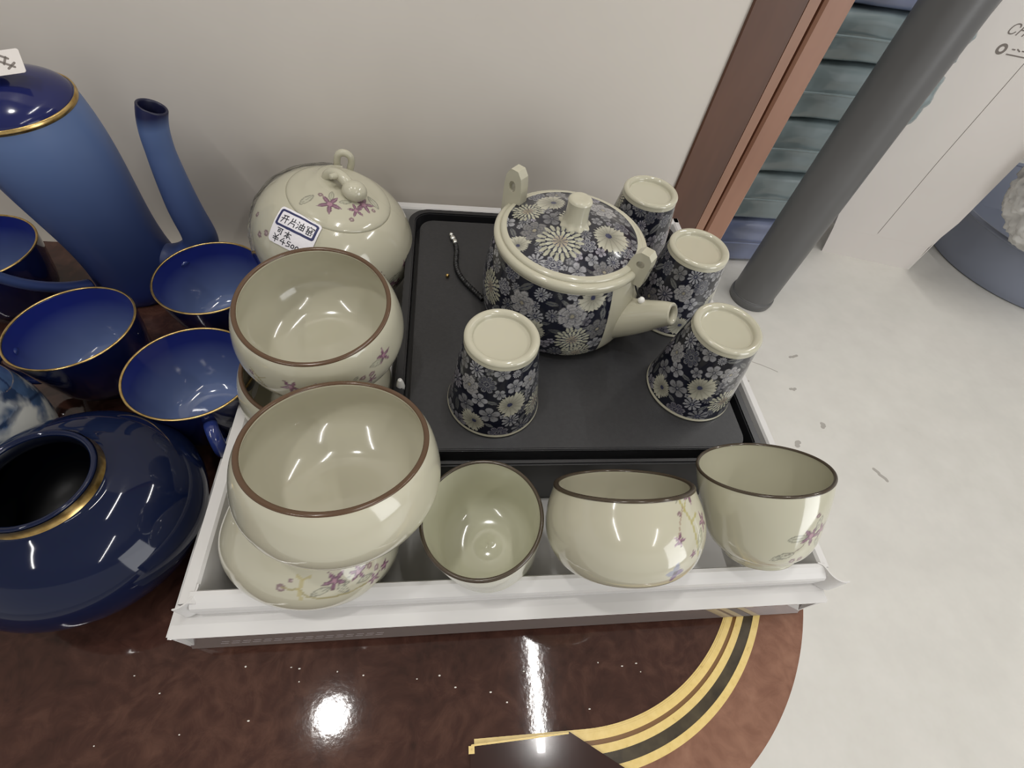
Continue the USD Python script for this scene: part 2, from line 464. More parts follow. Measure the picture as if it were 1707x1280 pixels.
def flower_field(uv, wrap, hole=None, rmax=None, big=None, seed=0, density=1.0):
    """Paints a dense all-over flower print on the points uv (cm). wrap: circumference or None."""
    r = np.random.default_rng(seed)
    base = np.repeat(np.array([[0.0105, 0.0115, 0.021]]), len(uv), 0)
    tree = cKDTree(uv)
    lo, hi = uv.min(0), uv.max(0)
    placed = np.zeros((0, 3)); items = []

    def ok(x, y, R, f):
        if len(placed) == 0: return True
        dx = abs(placed[:, 0] - x)
        if wrap: dx = np.minimum(dx, wrap - dx)
        return np.all(np.hypot(dx, placed[:, 1] - y) > (placed[:, 2] + R) * f)

    area = (hi - lo).prod()
    if big:
        for kind, x, y, R, rot in big:
            placed = np.vstack([placed, (x, y, R * .85)]); items.append((kind, x, y, R, rot, int(r.integers(1e6)), (.4, .4, .42)))
    plan = [('chrys', 1.0, 1.25, .010), ('peony', .8, 1.05, .035), ('poppy', .85, 1.05, .012), ('loops', .58, .76, .07), ('five', .55, .78, .12), ('daisy', .5, .72, .12), ('leaf', .5, .8, .12), ('five', .36, .5, .22), ('daisy', .34, .46, .2), ('leaf', .32, .5, .3), ('five', .2, .28, .35)]
    for kind, r0, r1, dens in plan:
        if big and kind in ('chrys', 'poppy'): dens *= .5
        n = max(1, int(area * dens * density)); tries = 0; got = 0
        while got < n and tries < n * 14:
            tries += 1
            x, y, R = r.uniform(lo[0], hi[0]), r.uniform(lo[1], hi[1]), r.uniform(r0, r1)
            if rmax and math.hypot(x, y) > rmax: continue
            if not ok(x, y, R, .86 if kind != 'leaf' else .8): continue
            k = r.uniform(.15, .35)
            tone = (k * .98, k * .98, k * 1.03) if r.random() < .8 else (k * 1.02, k * .97, k * 1.1)
            if kind == 'leaf': tone = (k * .8, k * .82, k * .8)
            items.append((kind, x, y, R, r.uniform(0, 6.28), int(r.integers(1e6)), tone)); placed = np.vstack([placed, (x, y, R)]); got += 1
    for kind, x, y, R, rot, sd, tone in reversed(items):
        for off in ((0, -wrap, wrap) if wrap else (0,)):
            idx = tree.query_ball_point((x + off, y), R * 1.12)
            if not idx: continue
            idx = np.array(idx); d = (uv[idx] - (x + off, y)) / R
            rad = np.hypot(d[:, 0], d[:, 1]); th = (np.arctan2(d[:, 1], d[:, 0]) - rot) % (2 * np.pi)
            m, c = petals(kind, rad, th, sd, tone)
            base[idx[m]] = c[m]
    return base


CREAM = np.array(lin(188, 184, 164))


def decal(uv, col, items, wrap):
    """Sparse painted decoration: ('plum', x, y, R, rot) | ('line', pts, w, colour) | ('berry', x, y, R) | ('leaf', x, y, L, rot, colour) | ('fly', x, y, R, rot)"""
    def blend(m, c, a):
        col[m] = col[m] * (1 - a) + np.asarray(c) * a
    for it in items:
        kind = it[0]
        for off in (0, -wrap, wrap):
            if kind == 'line':
                pts = np.array(it[1], float) + (off, 0)
                d = np.full(len(uv), 9.0)
                box = (uv[:, 0] > pts[:, 0].min() - .5) & (uv[:, 0] < pts[:, 0].max() + .5) & (uv[:, 1] > pts[:, 1].min() - .5) & (uv[:, 1] < pts[:, 1].max() + .5)
                if not box.any(): continue
                u = uv[box]; dd = np.full(len(u), 9.0)
                for a, b in zip(pts[:-1], pts[1:]):
                    t = np.clip(((u - a) @ (b - a)) / max((b - a) @ (b - a), 1e-9), 0, 1)
                    dd = np.minimum(dd, np.linalg.norm(u - a - t[:, None] * (b - a), axis=1))
                d[box] = dd
                blend(d < it[2] / 2, it[3], .75)
                continue
            x, y, R = it[1] + off, it[2], it[3]
            d = uv - (x, y); rad = np.hypot(d[:, 0], d[:, 1])
            sel = np.where(rad < R * 1.1)[0]
            if len(sel) == 0: continue
            rr = rad[sel] / R
            rot = it[4] if len(it) > 4 else 0
            th = (np.arctan2(d[sel, 1], d[sel, 0]) - rot) % (2 * np.pi)
            if kind == 'plum':
                p = abs((th * 5 / (2 * np.pi)) % 1 - .5) * 2
                e = 1 - .78 * p ** .9
                m = rr < np.maximum(e, .30)
                blend(sel[m], (.115, .042, .082), .88)
                mid = m & (rr < .62) & (p < .42) & (rr > .15)
                blend(sel[mid], (.22, .105, .165), .8)
                blend(sel[rr < .2], (.40, .22, .28), .9)
                blend(sel[m & (p < .1) & (rr < .9)], (.36, .22, .28), .7)
            elif kind == 'berry':
                blend(sel[rr < 1], (.19, .11, .13), .85)
                blend(sel[rr < .35], (.5, .42, .4), .8)
            elif kind == 'leaf':
                xx, yy = rr * np.cos(th), rr * np.sin(th)
                w = .36 * (1 - xx ** 2)
                blend(sel[abs(yy) < w], it[5], .5)
                blend(sel[(abs(abs(yy) - w) < .07) & (rr < 1)], (.12, .12, .1), .6)
                blend(sel[(abs(yy) < .035) & (abs(xx) < .9)], (.14, .14, .12), .6)
            elif kind == 'fly':
                p = abs((th * 4 / (2 * np.pi)) % 1 - .5) * 2
                m = rr < 1 - .6 * p
                blend(sel[m], (.26, .28, .38), .8)
                blend(sel[m & (th > np.pi)], (.20, .13, .24), .7)
                blend(sel[rr < .22], (.12, .1, .12), .8)
    return col


# ------------------------------------------------------------------ the setting
def structure(name, m, mat, label, smooth=False):
    v, f = clean(*tri(m))
    q = usdkit.mesh(stage, numbered('/World/' + name), (v * .01 + (0, 0, TABLE), f), mat, smooth=smooth)
    o = q.GetPrim(); o.SetCustomDataByKey('kind', 'structure'); o.SetCustomDataByKey('label', label)
    return o


structure('floor', bx(-400, 700, -400, 700, -85, -75), M['floor'], 'pale speckled concrete floor far below the table')
structure('ceiling', bx(-400, 700, -400, 700, 205, 212), M['ceiling'], 'plain white ceiling above the room')
structure('wall_back', bx(-170, 24.2, 46.2, 52, -75, 130), M['wall'], 'off-white smooth partition wall behind the tea sets')

t = thing('trim_1', 'brown wooden upright trim of two boards at the right end of the white wall', None, (0, 0, 0), kind='structure')
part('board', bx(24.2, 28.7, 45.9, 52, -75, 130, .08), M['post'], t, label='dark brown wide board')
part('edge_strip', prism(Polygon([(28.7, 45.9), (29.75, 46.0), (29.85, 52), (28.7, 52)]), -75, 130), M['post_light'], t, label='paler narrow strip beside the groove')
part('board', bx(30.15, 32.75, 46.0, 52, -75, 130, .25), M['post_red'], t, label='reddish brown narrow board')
part('groove', bx(29.6, 30.3, 47.5, 51.9, -75, 130), M['cord'], t, label='dark gap between the boards')

# floor marks
t = thing('floor_scuffs', 'small grey chips and scratches scattered on the pale floor', 'floor marks', (0, 0, -75), kind='stuff')
ms = []
for (x, y, L, a, w) in [(100, 88, 9, -28, .25), (91, 83, 3, -40, .6), (86, 91, 6, -20, .4), (112, 92, 3, 10, .8), (99, 60, 1.5, 40, 1.2), (76, 22, 7, -60, 1.8), (72, 17, 4, -20, 1.4), (96, 52, 3, -40, 1.2), (120, 50, 4, -55, .9), (106, 79, 1.5, 0, .8), (88, 70, 1.2, 20, .9), (70, 40, 1.4, 0, 1.0), (110, 66, 1.3, 60, 1.1)]:
    pts = [(x + math.cos(math.radians(a)) * L * (k / 5 - .5) + random.uniform(-.3, .3), y + math.sin(math.radians(a)) * L * (k / 5 - .5) + random.uniform(-.3, .3)) for k in range(6)]
    ms.append(strokes([pts], w, 0.01, 0.03))
part('chips', trimesh.util.concatenate(ms), M['chip'], t, smooth=False)

# ------------------------------------------------------------------ table with inlaid top
CX, CY, RAD = 8.7, 13.5, 19.3


def outline(d):
    r = RAD - d
    a = np.linspace(-np.pi / 2, 0, 60)
    pts = [(CX + r * math.cos(q), CY + r * math.sin(q)) for q in a]
    pts += [(CX + r, 42.9), (-90, 42.9), (-90, CY - r)]
    return Polygon(pts)


t = thing('console_table', 'polished burl wood table with a rounded corner and curved gold inlay', 'table')
LEFT = sbox(-100, -10, 1.9, 50)
part('center_panel', prism(outline(5.5).union(outline(0).intersection(LEFT)), -.6, 0), M['burl'], t, smooth=False, label='dark reddish burl veneer panel')
a = np.linspace(0, np.pi, 9)


def band(d0, d1, z, bulge=0.0):
    if not bulge: return prism(outline(d0).difference(outline(d1)).difference(LEFT), -.6, z)
    out = []
    for k in range(6):
        f0, f1 = k / 6, (k + 1) / 6
        h = z + bulge * math.sin(math.pi * (f0 + f1) / 2)
        out.append(prism(outline(d0 + (d1 - d0) * f0).difference(outline(d0 + (d1 - d0) * f1)).difference(LEFT), -.6, h))
    return trimesh.util.concatenate(out)


part('gold_strip', band(4.9, 5.5, .02, .06), M['gold_paint'], t, smooth=False, label='rounded gold inlay strip, the innermost')
part('groove_band', band(4.65, 4.9, -.05), M['band_brown'], t, smooth=False, label='brown gold groove between gold strips')
part('gold_strip', band(4.2, 4.65, .03), M['gold_paint'], t, smooth=False)
part('dark_band', band(3.55, 4.2, .0), M['band_dark'], t, smooth=False, label='dark greenish brown inlay band')
part('gold_strip', band(3.1, 3.55, .03), M['gold_paint'], t, smooth=False)
part('border', band(0, 3.1, 0), M['burl_border'], t, smooth=False, label='lighter reddish burl border at the table edge')
part('slab', prism(outline(.05), -3.2, -.6), M['brown_block'], t, smooth=False)
part('apron', prism(outline(3).difference(outline(5)), -14, -3.2), M['brown_block'], t, smooth=False)
for x, y in ((18, 37), (18, 4), (-80, 37), (-80, 4)):
    part('leg', bx(x - 2.5, x + 2.5, y - 2.5, y + 2.5, -75, -3.2, .3), M['brown_block'], t)

t = thing('wooden_block', 'flat dark brown polished wooden piece with a gold edge line at the table front', 'wood piece', (0, 0, .05))
blk = Polygon([(1.7, -.55), (7.7, -.36), (9.4, -1.45), (10.9, -2.4), (13.5, -4.3), (13.5, -5.4), (1.4, -5.4)])
part('board', prism(blk, 0, .22), M['brown_block'], t, smooth=False)
part('gold_line', strokes([[(1.75, -.6), (7.6, -.42)]], .1, .2, .05), M['gold_paint'], t, smooth=False, label='thin gold line along the back edge')
part('gold_cap', prism(sbox(1.55, -1.0, 1.9, -.62), .1, .26), M['gold_paint'], t, smooth=False, label='small gold cap at the corner')

t = thing('crumbs', 'tiny white crumbs scattered on the dark table top', 'crumbs', (0, 0, 0), kind='stuff')
ms = []
for x, y in [(-9.3, 4.1), (-12.0, 4.3), (-8.8, 4.0), (-8.7, 3.3), (-6.5, 3.7), (-4.9, 3.4), (-1.6, 3.0), (-.2, 3.1), (.8, 2.4), (-11.2, 1.5), (-16.5, 3.2), (-18.2, 4.2), (-19.1, .9), (10.2, 3.2), (11.8, 2.9), (3, 2), (12.8, 3), (13.0, 2.5), (-14.8, 1.1), (4, 1.4), (9.2, .7), (5.2, 3.0)]:
    ms.append(ball((x, y, .03), (random.uniform(.04, .085), random.uniform(.03, .05), .03), 1))
part('crumb_bits', cat_(*ms), M['crumb'], t, smooth=True)

# ------------------------------------------------------------------ boxes
t = thing('cardboard_box', 'shallow white glossy cardboard lid lying under the white box tray on the table', 'box')
part('front_wall', prism_x([(5.5, 3.35), (5.5, 3.17), (6.72, 3.12), (5.45, .06), (5.8, .03), (7.05, 3.12), (7.05, 3.35)], -15.35, 25.75), M['card_gloss'], t, smooth=False)
part('front_rim', prism_x([(5.48, 3.36), (5.46, 3.22), (5.5, 3.4), (6.2, 3.46), (7.0, 3.4), (7.0, 3.34)], -15.4, 25.8), M['card'], t, smooth=False)
part('left_wall', prism_y([(-15.5, .03), (-15.2, .03), (-14.65, 3.4), (-15.5, 3.4)], 5.6, 45.9), M['card'], t, smooth=False)
part('right_wall', prism_y([(25.9, .03), (25.65, .03), (25.6, 3.4), (25.9, 3.4)], 5.6, 45.9), M['card'], t, smooth=False)
part('back_wall', bx(-15.4, 25.8, 45.5, 45.95, .03, 3.4), M['card'], t, smooth=False)
part('floor_panel', bx(-15.2, 25.6, 5.8, 45.6, .02, .25), M['card_in'], t, smooth=False)
g = []
for i in range(16):
    x0 = -13.6 + i * .62
    g.append([(x0, 0), (x0 + .42, .0)])
    g.append([(x0 + .1, .18), (x0 + .5, .18)])
fr = strokes(g, .05, 0, .01)
v, f = tri(fr)
s = math.hypot(1.27, 3.06)
v = np.c_[v[:, 0], 5.5 + (.35 + v[:, 1]) * 1.27 / s - .03 - v[:, 2], .1 + (.35 + v[:, 1]) * 3.06 / s]
part('print_lines', (v, f), M['print'], t, smooth=False, label='small grey printed lines on the front')

t = thing('box_tray', 'open white cardboard box tray holding the black tray, bowls and cups', 'box', (0, 0, 0))
part('floor_panel', bx(-14.4, 25.4, 6.9, 44.9, .3, .8), M['card_in'], t, smooth=False)
fold = [(6.95, .8), (6.6, 4.75), (6.68, 4.98), (6.95, 5.2), (7.3, 5.42), (7.52, 5.44), (7.6, 5.3), (7.7, .8)]
part('front_wall', prism_x(fold, -14.0, 25.2), M['card'], t, smooth=False)
part('left_wall', prism_y([(-14.4, .8), (-14.55, 5.2), (-14.45, 5.4), (-13.8, 5.4), (-13.65, 5.25), (-12.9, .8)], 6.9, 45), M['card'], t, smooth=False)
part('right_wall', prism_y([(25.4, .8), (25.5, 5.2), (25.42, 5.4), (24.95, 5.4), (24.8, 5.25), (24.4, .8)], 7.3, 45), M['card'], t, smooth=False)
part('back_wall', prism_x([(45.0, .8), (45.15, 5.2), (45.0, 5.4), (44.3, 5.4), (44.15, 5.25), (43.6, .8)], -14.5, 25.45), M['card'], t, smooth=False)


part('insert', bx(-12.6, -4.4, 14.6, 30, .8, 3.08, .1), M['card'], t, smooth=False)


def sheet(curve, z0, z1, th=.09):
    return prism(LineString(curve).buffer(th / 2, quad_segs=2), z0, z1)


part('corner_flap', sheet(spline([(24.7, 7.55), (25.05, 7.3), (25.3, 6.75), (25.75, 6.35), (26.35, 6.3)], .1), 3.5, 5.5), M['card'], t, label='curled loose flap at the right front corner')
part('corner_flap', sheet(spline([(-13.7, 7.9), (-13.85, 7.2), (-14.2, 6.8), (-14.65, 6.62)], .1), 3.5, 5.42), M['card'], t, label='curled loose flap at the left front corner')

# ------------------------------------------------------------------ black tea tray
t = thing('tea_tray', 'black rectangular plastic tea tray with rounded corners under the floral teapot', 'tray', (0, 0, .8))
outer = rrect(-3.6, 23.0, 14.2, 41.7, 1.9)
lip_in = rrect(-2.95, 22.35, 14.6, 41.0, 1.4)
part('base', prism(outer.buffer(-.25), 0, 4.9), M['tray_lip'], t)
part('lip', trimesh.util.concatenate([prism(outer.difference(lip_in), 4.6, 6.2), prism(outer.buffer(-.12).difference(lip_in.buffer(.1)), 6.2, 6.32)]), M['tray_lip'], t, smooth=50)
plate = rrect(-2.5, 21.8, 15.3, 40.0, 1.3)
part('plate', trimesh.util.concatenate([prism(plate, 4.9, 6.18), prism(plate.buffer(-.06), 6.18, 6.26), prism(plate.buffer(-.16), 6.26, 6.3)]), M['tray'], t, smooth=50, label='matte black raised top plate')
part('drain_plug', cat_(moved(solid([(0, 0), (.28, 0), (.32, .3), (.24, .8), (.15, 1.05), (0, 1.1)], 20), t=(-3.2, 20.6, 5.9))), M['pearl'], t, label='small white plug at the left edge')
TZ = 7.1

# ------------------------------------------------------------------ floral cups, upside down
def floral_cup():
    t = thing('teacup', 'navy floral teacup upside down, nearest the front left of the black tray', 'cup', (3.4, 19.5, TZ), spin=0, group='navy floral teacups turned upside down on the black tray')
    prof = np.vstack([poly([(3.02, .9), (3.10, .08)], .1), spline([(3.12, .06), (3.2, .14), (3.24, .26)], .06), poly([(3.22, .3), (3.12, .9), (2.95, 2.2), (2.62, 4.6), (2.36, 6.35)], .045)])
    n = 440
    v, f, ang, s = lathe(prof, n)
    R = 2.85
    s0 = s.reshape(len(prof), n)[:, 0]
    isout = (v[:, 2] > .33) & (s > s0[12])
    col = np.repeat(CREAM[None], len(v), 0)
    uv = np.c_[ang * R, v[:, 2]]
    big = [('poppy', R * 4.95, 3.3, 1.15, 4.4), ('chrys', R * 5.75, 2.1, 1.15, .3), ('poppy', R * 4.2, 1.35, .95, 2.0), ('peony', R * 3.9, 4.3, .8, 0), ('chrys', R * 2.2, 3.4, 1.1, 1), ('poppy', R * .9, 3.0, 1.1, 3), ('peony', R * 5.5, 4.9, .75, 2)]
    col[isout] = flower_field(uv[isout], 2 * math.pi * R, big=big, seed=11)
    part('body', (v, f), M['navy_p'], t, color=col, label='navy body printed with dense grey and cream flowers')
    part('foot', solid(np.vstack([poly([(2.36, 6.33), (2.34, 6.6)], .1), spline([(2.34, 6.6), (2.28, 6.84), (2.1, 6.92), (1.9, 6.84), (1.8, 6.6)], .06), [(1.76, 6.54), (1.6, 6.5), (.9, 6.5), (0, 6.5)]]), 96), M['cream'], t, label='cream unprinted foot ring and base')
    part('lip', ring(3.16, .15, .11, .15, 96), M['cream'], t, label='cream unprinted lip')
    part('inner_wall', solid([(3.02, .2), (2.7, 3), (2.2, 6.2), (0, 6.3)], 64), M['cream'], t)
    return t


cup0 = floral_cup()
dup(cup0, 'navy floral teacup upside down at the front right corner of the black tray', (18.65, 20.75, TZ), spin=-40)
dup(cup0, 'navy floral teacup upside down behind the teapot spout, middle of the right side', (19.2, 29.0, TZ), spin=25)
dup(cup0, 'navy floral teacup upside down at the back corner beside the wooden trim', (17.1, 36.2, TZ), spin=120)

# ------------------------------------------------------------------ floral teapot
AX = -41.0     # direction of the spout
t = thing('teapot', 'navy floral teapot with a cream spout and flat knob lid on the black tray', 'teapot', (9.1, 29.3, TZ))
prof = np.vstack([[(0, .15), (4.9, .12)], spline([(5.2, 0), (5.62, .04), (5.95, .35), (6.2, 1.3), (6.24, 2.4), (6.1, 4.0), (5.82, 5.6), (5.6, 6.5)], .05)])
n = 560
v, f, ang, s = lathe(prof, n)
R = 6.0
col = np.repeat(CREAM[None], len(v), 0)
uv = np.c_[ang * R, v[:, 2]]
da = (np.degrees(ang) - AX + 180) % 360 - 180
m = (v[:, 2] > .25) & (v[:, 2] < 6.42) & (abs(da) > 24) & (np.hypot(v[:, 0], v[:, 1]) > 5.5)
A = lambda d: math.radians((AX + d) % 360) * R
big = [('chrys', A(-48), 2.5, 1.3, .2), ('poppy', A(-40), 6.2, 1.1, 3.2), ('peony', A(-52), 4.7, 1.1, .5), ('chrys', A(-42), .9, 1.2, 1), ('peony', A(-88), 4.6, 1.0, 2), ('chrys', A(-120), 3.6, 1.4, 2), ('poppy', A(-75), 2.6, 1.1, 1), ('peony', A(-105), 1.4, 1.1, 0), ('chrys', A(60), 3, 1.3, 0), ('poppy', A(110), 3, 1.3, 0)]
col[m] = flower_field(uv[m], 2 * math.pi * R, big=big, seed=5)
part('body', (v, f), M['navy_p'], t, color=col, label='navy flower printed body')
part('rim', solid(spline([(5.3, 6.4), (5.6, 6.45), (5.74, 6.75), (5.7, 7.05), (5.45, 7.2), (5.2, 7.12), (5.15, 6.7)], .06), 128), M['cream'], t, label='cream unprinted rim band')
prof = np.vstack([poly([(5.25, 7.0), (5.28, 7.15)], .1), spline([(5.28, 7.16), (5.2, 7.36), (5.0, 7.43), (4.8, 7.44), (3.5, 7.78), (2.0, 8.06), (.9, 8.15), (0, 8.17)], .05)])
v, f, ang, s = lathe(prof, 420)
rr = np.hypot(v[:, 0], v[:, 1])
col = np.repeat(CREAM[None], len(v), 0)
m = (rr < 4.86)
# world directions are kept: x right, y back
big = [('chrys', -1.3, -2.0, 1.7, .3), ('poppy', 2.35, -1.1, 1.55, 3.9), ('poppy', -1.2, 2.6, 1.3, 1.0), ('chrys', -3.2, 1.6, 1.2, 0), ('peony', 2.6, 2.2, 1.1, 2)]
col[m] = flower_field(v[m][:, :2], None, rmax=4.8, big=big, seed=21)
lid = part('lid', (v, f), M['navy_p'], t, color=col, label='round lid printed with cream chrysanthemum and poppy')
k = solid(np.vstack([spline([(1.12, 8.06), (1.1, 8.2), (.98, 8.34), (.88, 8.6), (.83, 9.1), (.84, 9.7), (.87, 9.95)], .06), spline([(.86, 9.97), (.74, 10.12), (.35, 10.16), (0, 10.16)], .06)]), 64)
v, f = k
sc = 1 + .09 * np.cos(np.arctan2(v[:, 1], v[:, 0]) * 9) * np.clip((8.5 - v[:, 2]) / .4, 0, 1)
part('knob', (v * np.c_[sc, sc, np.ones(len(v))], f), M['cream'], lid, label='cream cylindrical knob')
path = spline([(4.9, 0, 2.2), (6.3, 0, 3.0), (7.5, 0, 3.95), (8.5, 0, 4.85), (9.1, 0, 5.25)], .1)
q = np.linspace(0, 1, len(path))
sp_o = sweep(path, 2.05 - 1.22 * q ** .7, 40, cap=False, up=(0, 1, 0))
tip = path[-1]; tdir = path[-1] - path[-4]; tdir /= np.linalg.norm(tdir)
lipc = lathe_on(spline([(.83, -.02), (.82, .08), (.7, .13), (.56, .06), (.47, -.4), (.38, -1.3), (0, -1.4)], .05), tip, tdir)
part('spout', moved(cat_(sp_o, lipc), rz(AX)), M['cream'], t, smooth=60, label='plain cream spout')


def lug(r0, lean, zs=1.0):
    g = Polygon([(0, 0), (1.5, 0), (1.42, 1.6), (1.3, 2.15), (1.0, 2.45), (.45, 2.45), (.16, 2.15), (.06, 1.6)]).buffer(.08).difference(Point(.78, 1.62).buffer(.3))
    m = trimesh.creation.extrude_polygon(g, .9)
    v = m.vertices
    # local: e = radial, z up, thickness tangential
    v2 = np.c_[r0 + v[:, 0] + lean * v[:, 1], v[:, 2] - .45, 6.35 + v[:, 1] * zs]
    return v2, m.faces


part('lug', moved(lug(4.75, .12), rz(AX)), M['cream'], t, smooth=40, label='cream pierced lug above the spout')
part('lug', moved(lug(4.6, .02, 1.42), rz(AX + 180)), M['cream'], t, smooth=40, label='cream pierced lug at the back')

# handle cord lying round the pot
t = thing('handle_cord', 'black braided cord with a silver clasp lying on the tray left of the floral teapot', 'cord', (0, 0, TZ))
cp = spline([(.75, 36.3, .22), (.85, 35.0, .22), (.8, 33.6, .22), (1.25, 31.9, .22), (2.3, 30.3, .22), (3.0, 29.3, .22)], .08)
br = .2 + .035 * np.sin(np.arange(len(cp)) * 1.9)
part('cord', sweep(cp, br, 14), M['cord'], t)
part('clasp', cat_(ball((.72, 36.6, .26), (.22, .34, .22), 2), ball((.52, 37.15, .24), (.26, .3, .2), 2), ball((.38, 37.6, .24), (.2, .22, .2), 2)), M['silver'], t, label='silver clasp at the end')
t = thing('bead', 'tiny gold bead on the black tray left of the cord', 'bead', (.07, 32.1, TZ))
part('bead_ball', ball((0, 0, .17), .17, 2), M['gold'], t)
t = thing('bead', 'small white bead beside the floral teapot spout', 'bead', (14.15, 24.9, TZ + 5.0))
part('bead_ball', ball((0, 0, .0), .27, 3), M['pearl'], t)
part('string', sweep(spline([(0, 0, 0), (-.4, .3, .5), (-.75, .55, 1.2)], .1), .07, 8), M['cord'], t)

# ------------------------------------------------------------------ cream bowls
def bowl_profile(H, rb, rbase, rm, hb):
    out = spline([(rbase, .0), (rbase + .75, .28), (rb * .905, hb * .47), (rb, hb), (rb * .975, hb + (H - hb) * .45), (rm + .28, H - .35), (rm + .1, H - .05)], .07)
    lipp = spline([(rm + .1, H - .05), (rm + .03, H), (rm - .12, H - .02), (rm - .16, H - .15)], .05)[1:]
    inn = spline([(rm - .16, H - .15), (rb * .93, hb + (H - hb) * .4), (rb * .93, hb), (rb * .8, hb * .6), (rbase + .3, .8), (rbase - .2, .62), (0, .6)], .12)[1:]
    return np.vstack([[(0, .12), (rbase - .35, .12), (rbase - .3, 0)], out, lipp, inn]), len(out) + 3


OLIVE = (.30, .26, .12)
LEAFC = (.42, .42, .33)


def blossom_vessel(name, label, cat, prof, nout, items, rimspec, rimmat, pos, n, spin, wrapR, group=None, nseg=300, glaze=None):
    t = thing(name, label, cat, pos, n, spin, group)
    v, f, ang, s = lathe(prof, nseg)
    col = np.repeat((CREAM if glaze is None else np.array(glaze))[None], len(v), 0)
    m = np.repeat(np.arange(len(prof)) < nout, nseg)
    uv = np.c_[ang * wrapR, v[:, 2]]
    sub = col[m]; decal(uv[m], sub, items, 2 * math.pi * wrapR); col[m] = sub
    part('body', (v, f), M['cream_p'], t, color=col, label='cream glazed body painted with small purple blossoms')
    part('rim', solid(rimspec, 128), rimmat, t, smooth=True, label='brown glazed rim line')
    return t


H, RB, RM = 5.34, 5.2, 4.45
bp, bn = bowl_profile(H, RB, 2.85, RM, 2.76)
rim_b = spline([(RM + .125, H - .08), (RM + .10, H + .0), (RM + .03, H + .03), (RM - .10, H + .02), (RM - .16, H - .07)], .03)
WR = 5.0
D = lambda deg: math.radians(deg) * WR
bitems = [('line', [(D(222), 3.25), (D(232), 2.95), (D(246), 2.35), (D(262), 2.65), (D(275), 2.35), (D(288), 2.55), (D(300), 2.45)], .15, OLIVE), ('line', [(D(232), 2.95), (D(227), 3.55), (D(221), 4.05)], .1, OLIVE), ('line', [(D(227), 3.55), (D(233), 3.95)], .07, OLIVE),
          ('plum', D(250), 3.75, .62, .3), ('plum', D(267), 3.65, .56, 1.1), ('plum', D(316), 3.95, .62, .8), ('berry', D(282), 3.45, .14), ('berry', D(288), 3.15, .12), ('berry', D(296), 3.45, .18), ('berry', D(303), 3.35, .2), ('leaf', D(290), 3.55, .38, .6, LEAFC), ('leaf', D(262), 2.35, .6, .2, LEAFC), ('leaf', D(244), 2.25, .6, 2.6, LEAFC), ('berry', D(221), 3.65, .18), ('plum', D(302), 2.85, .4, 0), ('leaf', D(309), 3.85, .5, 2.9, LEAFC), ('plum', D(288), 2.55, .45, .5), ('plum', D(296), 2.05, .35, .9)]
gB = 'cream blossom bowls with brown rims stacked in the box tray'
bowl0 = blossom_vessel('bowl', 'cream bowl with brown rim on top of the back stack, nearest the cream teapot', 'bowl', bp, bn, bitems, rim_b, M['brown_rim'], (-8.01, 22.32, 8.69), (.01, -.1, 1), 10, WR, gB)
dup(bowl0, 'cream bowl peeping out below the top bowl of the back stack', (-9.2, 21.5, 3.1), (0, 0, 1), 160)
dup(bowl0, 'largest looking cream bowl with brown rim, on top of the front stack', (-5.47, 10.92, 8.98), (.02, .26, .97), 150)
fitems = [('berry', D(261), 2.7, .24), ('line', [(D(262), 2.75), (D(267), 2.7), (D(271), 2.75), (D(276), 2.3), (D(284), 2.1), (D(300), 2.2), (D(316), 2.6)], .14, OLIVE), ('line', [(D(271), 2.7), (D(272), 3.3), (D(269), 3.5)], .2, (.42, .36, .17)), ('line', [(D(272), 3.3), (D(276), 3.5)], .14, (.42, .36, .17)), ('line', [(D(271), 2.75), (D(273), 2.1)], .2, (.42, .36, .17)),
          ('plum', D(290), 3.2, .68, .3), ('plum', D(304), 3.45, .6, 1.1), ('leaf', D(283), 2.6, .55, .5, LEAFC), ('leaf', D(296), 2.6, .5, 2.4, LEAFC), ('leaf', D(310), 2.9, .5, .3, LEAFC), ('berry', D(312), 3.6, .2), ('berry', D(318), 3.3, .2), ('plum', D(318), 2.6, .5, .2), ('plum', D(326), 3.1, .45, .9), ('berry', D(266), 3.2, .13), ('leaf', D(298), 3.1, .35, 1.2, LEAFC)]
blossom_vessel('bowl', 'lower cream bowl of the front stack, leaning on the box edge', 'bowl', bp, bn, fitems, rim_b, M['brown_rim'], (-8.5, 8.85, 2.8), (.2, .65, .73), 0, WR, gB)

# cups on the right of the front row
_o = spline([(2.75, 0), (3.15, .12), (3.95, .85), (4.4, 1.9), (4.5, 2.9), (4.32, 4.0), (4.05, 4.8), (3.95, 5.14)], .07)
_l = spline([(3.95, 5.14), (3.88, 5.2), (3.73, 5.18), (3.69, 5.05)], .05)[1:]
_i = spline([(3.69, 5.05), (4.0, 4.0), (4.15, 2.8), (3.9, 1.6), (3.0, .8), (2.2, .6), (0, .58)], .12)[1:]
prf, nn = np.vstack([[(0, .12), (2.4, .12), (2.45, 0)], _o, _l, _i]), len(_o) + 3
rim_c = spline([(3.85 + .15, 5.07), (3.85 + .12, 5.18), (3.85 + .03, 5.23), (3.85 - .13, 5.21), (3.85 - .18, 5.1)], .03)
WR2 = 4.4
prf = prf * (1, .94); rim_c = rim_c * (1, .94)
E2 = lambda deg: math.radians(deg) * WR2
